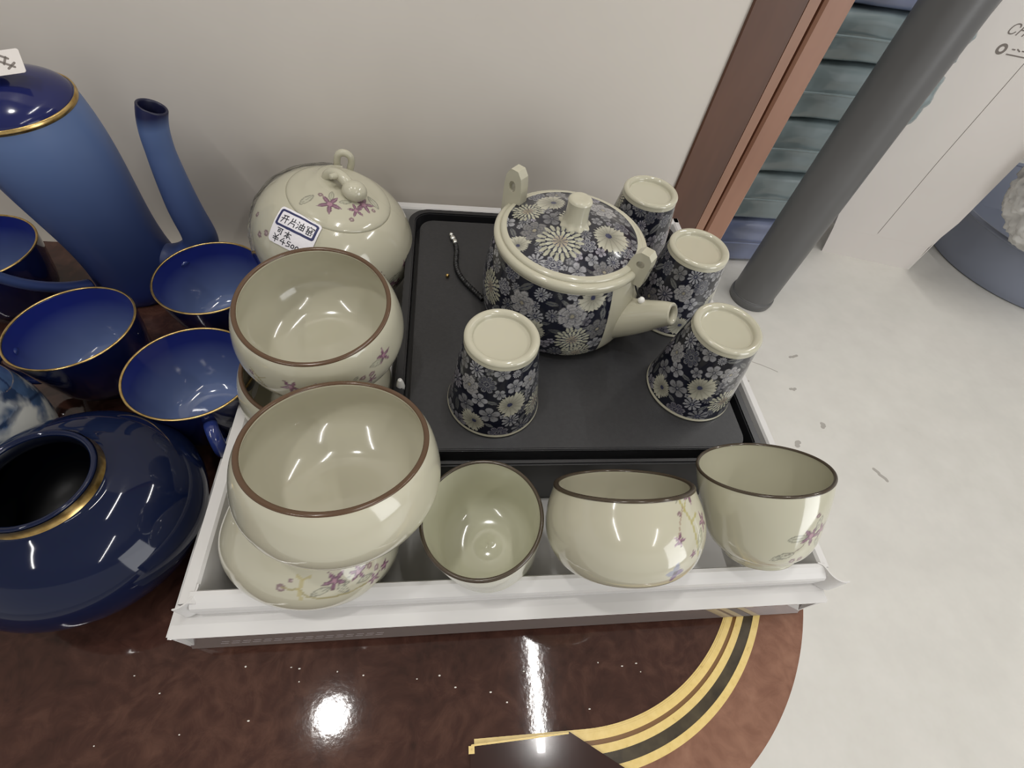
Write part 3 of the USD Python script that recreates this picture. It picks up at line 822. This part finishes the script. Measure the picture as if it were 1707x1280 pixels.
mitems = [('line', [(E2(318), 5.0), (E2(321), 4.4), (E2(326), 3.6), (E2(329), 2.6), (E2(334), 1.7)], .17, (.36, .32, .10)), ('line', [(E2(321), 4.4), (E2(315), 3.8), (E2(312), 3.2)], .07, (.3, .2, .15)), ('line', [(E2(326), 3.6), (E2(334), 3.9)], .14, (.36, .32, .10)), ('line', [(E2(321), 4.2), (E2(328), 4.8)], .1, (.36, .32, .10)),
          ('plum', E2(332), 4.9, .6, .4), ('plum', E2(312), 2.9, .42, .7), ('plum', E2(326), 2.0, .3, .2), ('berry', E2(316), 4.1, .13), ('fly', E2(312), 1.15, .62, .8), ('leaf', E2(334), 2.6, .6, 1.2, (.40, .42, .28)), ('leaf', E2(338), 1.4, .6, 1.9, LEAFC), ('plum', E2(342), 3.4, .6, .1), ('leaf', E2(316), 4.9, .3, 1.5, LEAFC)]
cupm = blossom_vessel('round_cup', 'round cream cup with narrow mouth tilted back in the middle of the front row', 'cup', prf, nn, mitems, rim_c, M['dark_rim'], (10.37, 7.25, 7.87), (-.03, .80, .60), -24, WR2)


def tall_profile(H, rm, rbase):
    out = spline([(rbase, .0), (rbase + .05, .25), (rbase + .55, .75), (rm * .88, H * .42), (rm * .955, H * .68), (rm - .02, H - .1)], .07)
    lipp = spline([(rm - .02, H - .1), (rm - .03, H - .02), (rm - .1, H), (rm - .17, H - .06)], .04)[1:]
    inn = spline([(rm - .17, H - .06), (rm * .92, H * .68), (rm * .83, H * .44), (rbase + .3, 1.0), (rbase - .3, .68), (0, .62)], .12)[1:]
    return np.vstack([[(0, .15), (rbase - .3, .15), (rbase - .25, 0)], out, lipp, inn]), len(out) + 3


tp, tn = tall_profile(5.76, 3.79, 2.1)
rim_t = spline([(3.79, 5.64), (3.79, 5.72), (3.73, 5.78), (3.65, 5.77), (3.59, 5.68)], .03)
WR3 = 3.6
E3 = lambda deg: math.radians(deg) * WR3
titems = [('plum', E3(316), 2.95, .78, .5), ('plum', E3(330), 3.1, .6, .1), ('leaf', E3(302), 2.95, .62, .05, LEAFC), ('leaf', E3(293), 1.75, .6, .25, LEAFC), ('leaf', E3(285), 1.55, .42, .6, LEAFC), ('line', [(E3(293), 1.8), (E3(302), 2.0), (E3(308), 2.3), (E3(314), 2.8)], .06, (.2, .16, .14)), ('berry', E3(303), 1.25, .2), ('berry', E3(312), 1.3, .19), ('berry', E3(318), 4.3, .17), ('leaf', E3(322), 3.7, .5, 1.3, LEAFC), ('leaf', E3(330), 2.2, .5, 2.3, LEAFC)]
cupr = blossom_vessel('wide_cup', 'cream flaring cup tilted at the right end of the front row', 'cup', tp, tn, titems, rim_t, M['dark_rim'], (19.75, 8.15, 6.9), (-.12, .64, .76), -30, WR3, glaze=lin(191, 188, 167))
_o = spline([(2.3, 0), (2.35, .25), (2.75, .8), (3.15, 3.0), (3.38, 6.0), (3.53, 8.1)], .1)
_l = spline([(3.53, 8.1), (3.52, 8.2), (3.45, 8.24), (3.37, 8.16)], .04)[1:]
_i = spline([(3.37, 8.16), (3.22, 6.2), (3.05, 4.6), (2.75, 3.6), (2.2, 3.15), (0, 3.1)], .12)[1:]
dp, dn = np.vstack([[(0, .15), (1.8, .15), (1.85, 0)], _o, _l, _i]), len(_o) + 3
rim_d = spline([(3.545, 8.06), (3.54, 8.18), (3.46, 8.27), (3.38, 8.26), (3.33, 8.14)], .03)
blossom_vessel('deep_cup', 'deep cream cup standing upright beside the front bowl stack, open mouth facing up', 'cup', dp, dn, [], rim_d, M['dark_rim'], (3.3, 10.0, 1.2), (-.15, -.01, 1), 0, 3.0, glaze=lin(196, 195, 172))

# ------------------------------------------------------------------ cream teapot with price tag
PN = (.24, -.03, .97)
t = thing('cream_teapot', 'film wrapped cream teapot with purple blossoms and a price tag, behind the bowls', 'teapot', (-10.9, 36.9, 2.5), PN, 0)
prof = np.vstack([[(0, .1), (3.3, .1)], spline([(3.4, 0), (4.4, .35), (6.0, 2.0), (6.75, 4.3), (6.4, 6.4), (5.2, 8.1), (4.3, 8.75), (4.1, 8.85)], .08), [(3.9, 8.7)]])
v, f, ang, s = lathe(prof, 300)
col = np.repeat(CREAM[None], len(v), 0)
R = 6.3
P_ = lambda deg: math.radians(deg) * R
tit = []
r = np.random.default_rng(3)
for k in range(9):
    a0 = 308 + r.uniform(0, 42); z0 = r.uniform(2.0, 6.2)
    tit.append(('plum', P_(a0), z0, r.uniform(.4, .7), r.uniform(0, 6)))
for k in range(7):
    tit.append(('leaf', P_(305 + r.uniform(0, 45)), r.uniform(1.5, 6.5), r.uniform(.4, .7), r.uniform(0, 3), LEAFC))
for k in range(8):
    a0 = 190 + r.uniform(0, 46); z0 = r.uniform(2.0, 7.0)
    tit.append(('berry', P_(a0), z0, r.uniform(.14, .26)))
for k in range(5):
    tit.append(('plum', P_(185 + r.uniform(0, 40)), r.uniform(1.6, 4.6), r.uniform(.4, .6), r.uniform(0, 6)))
decal(np.c_[ang * R, v[:, 2]], col, tit, 2 * math.pi * R)
part('body', (v, f), M['cream_p'], t, color=col, label='round cream body with purple blossoms on the sides')
prof = np.vstack([spline([(4.02, 8.72), (4.06, 8.92), (3.9, 9.08), (3.0, 9.42), (1.6, 9.7), (.6, 9.78), (0, 9.79)], .06)])
v, f, ang, s = lathe(prof, 300)
col = np.repeat(CREAM[None], len(v), 0)
decal(v[:, :2].copy(), col, [('plum', -.6, -2.0, 1.0, .4), ('plum', 1.9, -1.0, .9, 1.0), ('plum', 1.4, -1.9, .7, .2), ('leaf', -2.3, -1.9, .7, .9, LEAFC), ('leaf', .5, -1.4, .5, .4, LEAFC), ('berry', -1.4, -1.2, .2), ('berry', 1.2, -2.9, .2), ('berry', 2.7, -1.2, .18), ('leaf', 2.6, -.3, .7, 2.4, LEAFC), ('leaf', -.6, -1.1, .5, 1.6, LEAFC)], 1e4)
lid = part('lid', (v, f), M['cream_p'], t, color=col, label='cream lid painted with purple blossoms')
kp = spline([(-1.3, 1.2, 9.5), (-.9, .95, 10.3), (-.1, .45, 10.6), (.6, -.1, 10.35), (1.0, -.4, 10.1)], .1)
k2 = spline([(-.5, .7, 10.4), (-.55, .2, 10.7), (-.9, -.2, 10.75)], .1)
part('knob', cat_(sweep(kp, np.linspace(.4, .5, len(kp)), 20), sweep(k2, np.linspace(.32, .2, len(k2)), 14), ball((1.05, -.45, 10.25), (1.0, .92, .78), 3)), M['cream'], lid, smooth=True, label='cream twig shaped knob with a round fruit')
lo = spline([(-.55, 0, 0), (-.6, 0, 1.0), (-.4, 0, 1.7), (0, 0, 1.85), (.4, 0, 1.7), (.6, 0, 1.0), (.55, 0, 0)], .1)
part('lug', moved(sweep(lo, .3, 14, up=(0, 1, 0)), t=(-.3, 4.9, 8.0)), M['cream'], t, smooth=True, label='cream loop lug at the back of the lid')
path = spline([(1.2, -5.0, 6.0), (1.25, -5.7, 6.6), (1.3, -6.3, 7.3)], .1)
part('spout', sweep(path, np.linspace(1.3, .8, len(path)), 30), M['cream'], t, smooth=50, label='short cream spout')

# tag laid on the shoulder of the pot
tagn = np.array([-.417, -.619, .667]); tagn /= np.linalg.norm(tagn)
ex = np.array([.88, -.456, .12]); ex = ex - tagn * (ex @ tagn); ex /= np.linalg.norm(ex)
ey = np.cross(tagn, ex)
TC = np.array([-2.72, -4.2, 8.02]) + tagn * .13


BODY = spline([(6.0, 2.0), (6.75, 4.3), (6.4, 6.4), (5.2, 8.1), (4.3, 8.75), (4.0, 8.88)], .03)
BT = np.gradient(BODY, axis=0); BN = np.c_[BT[:, 1], -BT[:, 0]]; BN /= np.linalg.norm(BN, axis=1, keepdims=True)
BTREE = cKDTree(BODY)


def on_tag(m):
    """Lays a flat drawing on the shoulder of the pot."""
    v, f = tri(m)
    q = TC + v[:, :1] * .82 * ex + v[:, 1:2] * .82 * ey
    r_, a_ = np.hypot(q[:, 0], q[:, 1]), np.arctan2(q[:, 1], q[:, 0])
    _, i = BTREE.query(np.c_[r_, q[:, 2]])
    c = BODY[i] + BN[i] * (.06 + v[:, 2:3])
    return np.c_[c[:, 0] * np.cos(a_), c[:, 0] * np.sin(a_), c[:, 1]], f


def gridded(g, z0, z1, n=.28):
    x0, y0, x1, y1 = g.bounds
    out = []
    for i in range(int((x1 - x0) / n) + 1):
        for j in range(int((y1 - y0) / n) + 1):
            c = sbox(x0 + i * n, y0 + j * n, x0 + (i + 1) * n, y0 + (j + 1) * n).intersection(g)
            if c.area > 1e-5 and c.geom_type in ('Polygon', 'MultiPolygon'): out.append(prism(c, z0, z1))
    return trimesh.util.concatenate(out)


tg = part('price_tag', on_tag(gridded(rrect(-2.25, 2.25, -1.8, 1.8, .35), 0, .03)), M['tag'], t, smooth=False, label='white price tag with a blue frame and handwriting')
fr = rrect(-2.05, 2.05, -.15, 1.55, .25).difference(rrect(-1.82, 1.82, .07, 1.33, .12))
part('frame', on_tag(gridded(fr, .03, .045)), M['tag_blue'], tg, smooth=False, label='dark blue printed frame')
hand = []


def glyph(x, y, s, lines):
    for L in lines: hand.append([(x + p[0] * s, y + p[1] * s) for p in L])


glyph(-1.6, .28, .75, [[(.15, .9), (.85, .95)], [(0, .5), (1, .56)], [(.35, .9), (.32, .5), (.1, .0)], [(.7, .92), (.72, .0)]])
glyph(-.7, .26, .75, [[(.25, 1), (.25, .6), (.0, .0)], [(.25, .62), (.85, .66)], [(.6, 1), (.6, .64)], [(.25, .36), (.75, .36), (.75, .0)]])
glyph(.1, .26, .75, [[(.05, .95), (.18, .82)], [(.0, .6), (.14, .5)], [(.02, .05), (.2, .3)], [(.38, .7), (.38, .1), (.95, .1), (.95, .7), (.38, .7)], [(.66, 1), (.66, .1)], [(.38, .4), (.95, .4)]])
glyph(.95, .22, .85, [[(.5, 1), (.5, .9)], [(.1, .75), (.1, .88), (.95, .88), (.9, .75)], [(.35, .75), (.2, .62)], [(.65, .75), (.8, .62)], [(.2, .5), (.8, .5)], [(.3, .62), (.3, .3)], [(.7, .62), (.7, .3)], [(.15, .3), (.9, .3)], [(.5, .5), (.5, .0)], [(.25, .2), (.25, .02), (.78, .02), (.78, .2)]])
glyph(-1.45, -.85, .55, [[(-.1, .95), (1.0, .95)], [(.15, .7), (.15, .35), (.5, .35), (.5, .7), (.15, .7)], [(.85, .95), (.85, .0), (.65, .1)]])
glyph(-.62, -.92, .62, [[(.0, .7), (1, .7)], [(.5, 1.0), (.5, .0)], [(.5, .65), (.05, .15)], [(.5, .65), (1.05, .1)], [(.3, .25), (.7, .25)]])
glyph(-1.75, -1.62, .7, [[(.15, 1), (.5, .6)], [(.85, 1), (.5, .6)], [(.1, .55), (.95, .55)], [(.1, .33), (.95, .33)], [(.5, .6), (.5, .0)]])
glyph(-.85, -1.6, .62, [[(.55, 1), (.0, .35), (.85, .35)], [(.6, .7), (.55, 0)]])
glyph(-.2, -1.58, .5, [[(.8, 1), (.3, 1), (.2, .6), (.7, .55), (.7, .15), (.1, .05)]])
glyph(.3, -1.56, .42, [[(.4, .9), (.1, .6), (.1, .2), (.45, .05), (.75, .3), (.7, .75), (.4, .9)]])
glyph(.72, -1.56, .42, [[(.4, .9), (.1, .6), (.1, .2), (.45, .05), (.75, .3), (.7, .75), (.4, .9)]])
part('handwriting', on_tag(strokes(hand, .07, .03, .02)), M['ink'], tg, smooth=False, label='handwritten characters and price in black ink')

# film over the left shoulder
v, f, ang, s = lathe(spline([(6.3, 1.6), (6.95, 4.3), (6.6, 6.5), (5.4, 8.25), (4.4, 9.0), (3.2, 9.6), (1.9, 10.6)], .25), 200)
nz = meshkit.fbm(np.c_[np.cos(ang) * 2, np.sin(ang) * 2, v[:, 2] * .25] * 3.0, 3, 4) - .5
v = v * (1 + .05 * nz[:, None] * np.array([1, 1, 0]))
da = np.degrees(ang[f]).mean(1)
part('plastic_wrap', (v, f[(da > 95) & (da < 262)]), M['film'], t, smooth=True, label='clear crinkled plastic film over the left side')

# ------------------------------------------------------------------ blue set on the left
def blue_cup():
    t = thing('blue_cup', 'blue cup with gold rim and pale blue inside, front left of the blue coffee pot', 'cup', (-26.9, 26.1, .0), (-.06, .03, 1), 200, 'blue cups with gold rims around the coffee pot')
    Hc, rm = 6.2, 4.25
    out = spline([(2.2, 0), (2.25, .3), (2.9, .9), (3.65, 2.6), (4.0, 4.4), (rm, Hc)], .1)
    inn = spline([(rm - .12, Hc), (3.85, 4.4), (3.45, 2.6), (2.7, 1.1), (1.8, .75), (0, .7)], .1)
    prof = np.vstack([[(0, .2), (2.0, .2)], out, inn])
    v, f, ang, s = lathe(prof, 140)
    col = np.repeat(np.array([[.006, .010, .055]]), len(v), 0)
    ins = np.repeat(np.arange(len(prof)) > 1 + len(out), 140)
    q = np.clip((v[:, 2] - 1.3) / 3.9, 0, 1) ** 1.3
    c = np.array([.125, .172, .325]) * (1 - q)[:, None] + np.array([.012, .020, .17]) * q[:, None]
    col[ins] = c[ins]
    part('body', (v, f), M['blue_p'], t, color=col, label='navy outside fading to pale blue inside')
    part('gold_rim', ring(rm - .06, Hc + .0, .09, .07, 140), M['gold'], t, smooth=True, label='thin gold rim')
    hp = spline([(4.02, 0, 4.9), (4.9, 0, 5.1), (5.7, 0, 4.2), (5.4, 0, 2.9), (4.5, 0, 2.0), (3.55, 0, 2.1)], .12)
    hv, hf = sweep(hp, .34, 16, squash=1.3, up=(0, 1, 0))
    part('handle', (hv, hf), M['blue_p'], t, color=np.repeat(np.array([[.02, .035, .16]]), len(hv), 0), label='blue loop handle')
    return t


b0 = blue_cup()
dup(b0, 'blue cup with gold rim touching the stacked cream bowls beside the white box', (-18.1, 22.0, .1), (.03, .04, 1), -62)
dup(b0, 'blue cup behind, between the coffee pot spout and the cream bowls', (-19.3, 32.2, 0), (-.01, -.02, 1), 140)
dup(b0, 'blue cup at the left edge of the view behind the coffee pot handle', (-37.6, 34.4, 0), (0, 0, 1), 170)

t = thing('coffee_pot', 'tall blue coffee pot with gold lid band and slender spout against the wall', 'coffee pot', (-28.55, 37.75, .15), (-.035, -.07, 1))
prof = np.vstack([[(0, .1), (3.4, 0)], spline([(3.5, .05), (3.62, .3), (3.62, 2.0), (3.72, 9), (3.9, 16.8)], .12), [(3.86, 17.1), (3.7, 17.1), (3.6, 16.8)]])
v, f, ang, s = lathe(prof, 160)
q = np.clip(v[:, 2] / 16, 0, 1)


def blue_fade(q):
    q = np.asarray(q)[:, None]
    return np.array([.010, .020, .125]) * (1 - q) ** 1 + np.array([.105, .165, .33]) * q


part('body', (v, f), M['blue_matt'], t, color=blue_fade(q ** 1.25), label='matt body, pale blue above and deep blue below')
part('gold_band', ring(3.88, 16.95, .1, .2, 140), M['gold'], t, smooth=True, label='gold band below the lid')
v, f, ang, s = lathe(np.vstack([spline([(3.8, 17.1), (3.7, 17.3), (3.0, 17.9), (1.6, 18.5), (.8, 18.8), (.6, 19.2), (.9, 19.7), (.75, 20.2), (0, 20.4)], .1)]), 140)
lid = part('lid', (v, f), M['navy_lid'], t, smooth=True, label='glossy navy domed lid with knob')
sp = spline([(2.4, -.1, 3.2), (4.6, .3, 2.7), (6.1, .8, 3.6), (6.5, 1.1, 6.5), (6.6, 1.3, 9.5), (6.85, 1.5, 12.2), (7.3, 1.7, 14.6), (7.8, 1.9, 15.9)], .12)
sr = np.interp(np.linspace(0, 1, len(sp)), [0, .25, .5, .8, 1], [1.5, 1.45, 1.3, 1.02, 1.0])
sv, sf = sweep(sp, sr, 32, cap=False)
tipn = (sp[-1] - sp[-5]) / np.linalg.norm(sp[-1] - sp[-5])
iv, if_ = lathe_on(spline([(1.0, -.02), (.98, .06), (.88, .08), (.8, -.1), (.74, -.6), (.5, -1.8), (0, -1.9)], .08), sp[-1], tipn, 32)
zz = np.clip(sv[:, 2] / 15, 0, 1)
sc = blue_fade(zz ** .9 * .85)
tipm = np.clip((sv[:, 2] - 14.6) / 1.0, 0, 1)[:, None]
sc = sc * (1 - tipm) + np.array([.006, .008, .05]) * tipm
vv, ff = cat_((sv, sf), (iv, if_))
part('spout', (vv, ff), M['blue_matt'], t, color=np.vstack([sc, np.repeat([[.006, .007, .03]], len(iv), 0)]), label='long slender spout with navy tip')
hd = np.array([-.53, -.85])
hp = [(3.3, 13.2), (5.5, 14.0), (8.0, 12.6), (8.9, 10.0), (8.2, 7.4), (6.2, 4.6), (4.0, 3.0)]
hp3 = spline([(hd[0] * a, hd[1] * a, b) for a, b in hp], .12)
hv, hf = sweep(hp3, .42, 18, squash=1.35, up=(-hd[1], hd[0], 0))
part('handle', (hv, hf), M['blue_matt'], t, color=blue_fade(np.clip(hv[:, 2] / 20, 0, 1)), label='blue loop handle')

t = thing('paper_tag', 'small white handwritten paper tag on the coffee pot lid knob', 'price tag', (-28.1, 35.9, 19.6), (.1, -.6, .8), 20)
part('paper', prism(rrect(-1.4, 1.6, -.75, .75, .15), 0, .03), M['paper'], t, smooth=False)
part('handwriting', strokes([[(.5, .45), (.9, .2)], [(.4, .1), (1.1, -.35)], [(.6, -.1), (.8, .3)], [(.75, -.4), (1.15, -.1)], [(-.6, .3), (-.1, .3)], [(-.4, .5), (-.35, -.2)], [(-.6, -.1), (-.1, -.2)], [(-1.1, .2), (-.9, -.2)]], .12, .03, .02), M['grey_ink'], t, smooth=False)

t = thing('navy_vase', 'squat round navy vase with a wide gold-rimmed mouth at the front left', 'vase', (-22.0, 12.8, 0))
prof = np.vstack([[(0, .1), (3.6, .0)], spline([(3.8, 0), (5.2, .9), (6.45, 2.9), (6.75, 4.4), (6.3, 6.0), (5.0, 7.45), (3.75, 8.15), (3.1, 8.5), (2.95, 8.9), (2.98, 9.15)], .1), spline([(2.98, 9.15), (2.9, 9.25), (2.72, 9.2), (2.66, 9.0)], .06)[1:]])
part('body', solid(prof, 160), M['navy'], t, smooth=True, label='glossy dark navy glazed body')
part('inner_wall', solid(spline([(2.66, 9.02), (2.6, 8.4), (3.4, 7.6), (5.6, 5.4), (5.6, 3), (3.4, .8), (0, .7)], .15), 96), M['navy_in'], t, smooth=True)
part('gold_band', solid(spline([(3.12, 8.52), (3.03, 8.8), (3.02, 9.12)], .05), 140), M['gold'], t, smooth=True, label='gold band round the neck')

t = thing('floral_vase', 'white vase with blue painted flowers cut off by the left edge', 'vase', (-31.3, 18.6, 0))
prof = np.vstack([[(0, .1), (2.6, 0)], spline([(2.8, 0), (3.6, 1.2), (4.3, 3.6), (4.2, 6.0), (3.4, 8.4), (2.8, 9.4), (2.9, 10.2), (3.1, 10.5)], .08), spline([(3.1, 10.5), (3.0, 10.66), (2.8, 10.55), (2.6, 9.8)], .06)[1:], [(3.1, 8.0), (3.6, 5), (2.5, .8), (0, .7)]])
v, f, ang, s = lathe(prof, 220)
u = np.c_[np.cos(ang) * 4, np.sin(ang) * 4, v[:, 2]]
b1 = meshkit.fbm(u * .55, 4, 2); b2 = meshkit.fbm(u * 1.1 + 7, 3, 9)
cells = np.random.default_rng(4).uniform(-1, 1, (70, 3)) * np.array([4.5, 4.5, 5]) + (0, 0, 5)
dd, ii = cKDTree(cells).query(u, k=2)
white = np.array(lin(214, 216, 212))
w = np.clip((b1 - .40) * 7, 0, 1)[:, None] * np.clip((9.2 - v[:, 2]) / 1.0, 0, 1)[:, None]
blue = np.array([.055, .10, .20]) * (.5 + 1.1 * b2)[:, None]
col = white * (1 - w) + blue * w
edge = ((dd[:, 1] - dd[:, 0]) < .16)[:, None] * w
col = col * (1 - .7 * edge) + np.array([.01, .02, .06]) * .7 * edge
part('body', (v, f), M['cream_p'], t, color=col, label='white body with washes of blue petals')
part('rim', ring(2.98, 10.6, .14, .1, 96), M['cream'], t, smooth=True, label='plain white rim')

# ------------------------------------------------------------------ things on the floor at the right
t = thing('pole', 'dark grey round upright pole standing beyond the wooden trim', 'pole', (107, 119, -75))
part('shaft', solid([(0, 0), (7.2, 0), (7.2, 3), (7.0, 3.2), (7.0, 200), (0, 200)], 64), M['pole'], t, smooth=40)
part('foot_band', ring(7.2, 1.6, .3, 1.2, 64), M['pole'], t, smooth=True)


def pillow(x0, x1, y0, y1, z0, z1, seed, amp=1.2):
    m = trimesh.creation.box((2, 2, 2))
    for _ in range(4): m = m.subdivide()
    v = np.asarray(m.vertices)
    p = np.sign(v) * abs(v) ** .9
    l = (np.abs(v) ** 10).sum(1, keepdims=True) ** (1 / 10)
    p = v / np.maximum(l, 1e-6)
    nz = meshkit.fbm(p * 2.2 + seed, 3, seed) - .5
    c, h = np.array([(x0 + x1) / 2, (y0 + y1) / 2, (z0 + z1) / 2]), np.array([(x1 - x0) / 2, (y1 - y0) / 2, (z1 - z0) / 2])
    return c + p * h + (p / np.linalg.norm(p, axis=1, keepdims=True)) * nz[:, None] * amp * np.array([1, 1, .25]), np.asarray(m.faces)


names = [('lilac blue wrapped package on the floor at the bottom of the stack behind the trim', 'lilac', -75, -57.3), ('teal grey wrapped package, second from the floor in the stack behind the trim', 'teal', -57, -40.3), ('teal grey wrapped package, third from the floor in the stack behind the trim', 'teal', -40, -23.3), ('teal grey wrapped package, fourth from the floor, with a shiny top edge', 'teal', -23, -8.3), ('teal grey wrapped package under the lilac one near the top of the picture', 'teal', -8, 3.7), ('lilac wrapped package at the top of the stack behind the trim', 'lilac', 4, 26)]
for i, (lb, mt, z0, z1) in enumerate(names):
    t = thing('wrapped_package', lb, 'package', (0, 0, 0), group='plastic wrapped packages stacked behind the trim')
    dx = [2, 0, 1.5, -1, .5, 0][i]
    part('wrapper', pillow(80, [137, 136, 137, 140, 138, 137][i], 138, 168, z0 + .05, z1 + .15, i + 2, 2.2), M[mt], t, smooth=True)
    part('seal_seam', sweep(spline([(82 + dx, 137.5, (z0 + z1) / 2), (106 + dx, 136.9, (z0 + z1) / 2 + .5), (127 + dx, 137.5, (z0 + z1) / 2)], 2), .35, 8), M[mt], t, smooth=True)

u0, nf = np.array([.967, -.256]), np.array([.256, .967])
t = thing('paper_bag', 'large white paper carrier bag with small grey print standing on the floor at the right', 'bag', (149.3, 147.4, -75))
fp = [(0, 0), (35.3, 0), (34.6, 10.5), (36.4, 22), (36.2, 45), (36, 100), (-3.6, 100), (-3.6, 82), (-4.4, 66), (-5.2, 43), (-4.6, 19), (-2.2, 10.5)]


def on_bag(m, off=0.0):
    """(u, z, depth towards the viewer) to the bag's front"""
    v, f = tri(m)
    xy = v[:, :1] * u0 - (v[:, 2:3] + off) * nf
    return np.c_[xy, v[:, 1]], f


front = trimesh.creation.extrude_polygon(Polygon(fp), .4)
part('front_panel', on_bag(front, -.4), M['paper'], t, smooth=False)
part('left_gusset', on_bag(trimesh.convex.convex_hull(np.array([(-4.4, 20, -.4), (-4.4, 98, -.4), (-4.8, 20, -.4), (-4.8, 98, -.4), (-1, 12, -.4), (-4.4, 20, -22), (-4.4, 98, -22), (-4.8, 98, -22), (-1, .5, -22)]))), M['paper'], t, smooth=False)
part('right_gusset', on_bag(trimesh.convex.convex_hull(np.array([(35.2, .5, -.4), (35.6, .5, -.4), (36.2, 98, -.4), (35.8, 98, -.4), (35.2, .5, -22), (35.6, .5, -22), (36.2, 98, -22), (35.8, 98, -22)]))), M['paper'], t, smooth=False)
part('back_panel', on_bag(bx(-4, 36, .5, 98, -22.3, -22)), M['paper'], t, smooth=False)
part('crease', on_bag(strokes([[(14, 12), (13.5, 40), (14, 98)]], .18, .0, .04)), M['grey_ink'], t, smooth=False, label='faint vertical fold line')
part('bottom_fold', on_bag(strokes([[(-2, 10.8), (34.5, 10.8)]], .14, .0, .03)), M['paper'], t, smooth=False)
tx = meshkit.text_mesh('CHINA', 2.6, 0.03)
v, f = tri(tx); v = v + np.c_[v[:, 1] * .25, 0 * v[:, 0], 0 * v[:, 0]]
part('lettering', on_bag((v + (2.9, 75.6, 0), f)), M['grey_ink'], t, smooth=False, label='grey italic capital letters')
part('logo', on_bag(trimesh.util.concatenate([prism(Point(7.4, 81.6).buffer(2.2), 0, .03)])), M['ink'], t, smooth=False, label='black round logo at the picture edge')
part('emblem', on_bag(prism(Point(5.3, 72.2).buffer(1.35).difference(Point(5.3, 72.2).buffer(.65)), 0, .03)), M['grey_ink'], t, smooth=False, label='small grey ring emblem')
part('small_print', on_bag(strokes([[(7.5, 71.3), (20, 71.3)], [(8, 72.6), (8.7, 72.6)], [(9.3, 72.8), (10.2, 72.4)], [(10.8, 72.6), (11.6, 72.6)], [(12.2, 72.8), (13.2, 72.5)]], .32, 0, .03)), M['grey_ink'], t, smooth=False, label='tiny grey line of print')

t = thing('tub', 'grey blue plastic tub on the floor at the right edge', 'tub', (243, 149, -75))
part('wall', solid(np.vstack([[(0, 0), (36, 0)], spline([(38, .5), (40, 9), (42, 19), (42.6, 20)], 1.5), [(41.6, 20), (39, 9), (36.5, 2), (0, 2)]]), 96), M['tub'], t, smooth=30)
part('rim', ring(42.4, 19.8, 1.1, .8, 96), M['tub'], t, smooth=True)

t = thing('plastic_bag', 'crumpled white translucent plastic bag beside the paper bag above the tub', 'bag', (203, 128, -32))
m = trimesh.creation.icosphere(subdivisions=5, radius=1.0)
p = np.asarray(m.vertices)
nz = np.abs(meshkit.fbm(p * 2.6 + 3, 4, 8) - .5) * 2
v = p * np.array([19, 14, 20]) * (1.12 - .45 * nz)[:, None]
v[:, 2] += np.clip(-v[:, 0] / 14, -1, 1) * 3
part('film', (v, np.asarray(m.faces)), M['bagfilm'], t, smooth=True)
p = np.asarray(trimesh.creation.icosphere(subdivisions=4, radius=1.0).vertices)
part('contents', ((p * np.array([12, 9, 12])) * (1 + .3 * (meshkit.fbm(p * 3, 3, 5) - .5))[:, None] + (-3, 2, 3), np.asarray(trimesh.creation.icosphere(subdivisions=4).faces)), M['foil_green'], t, smooth=True, label='grey green contents showing through')
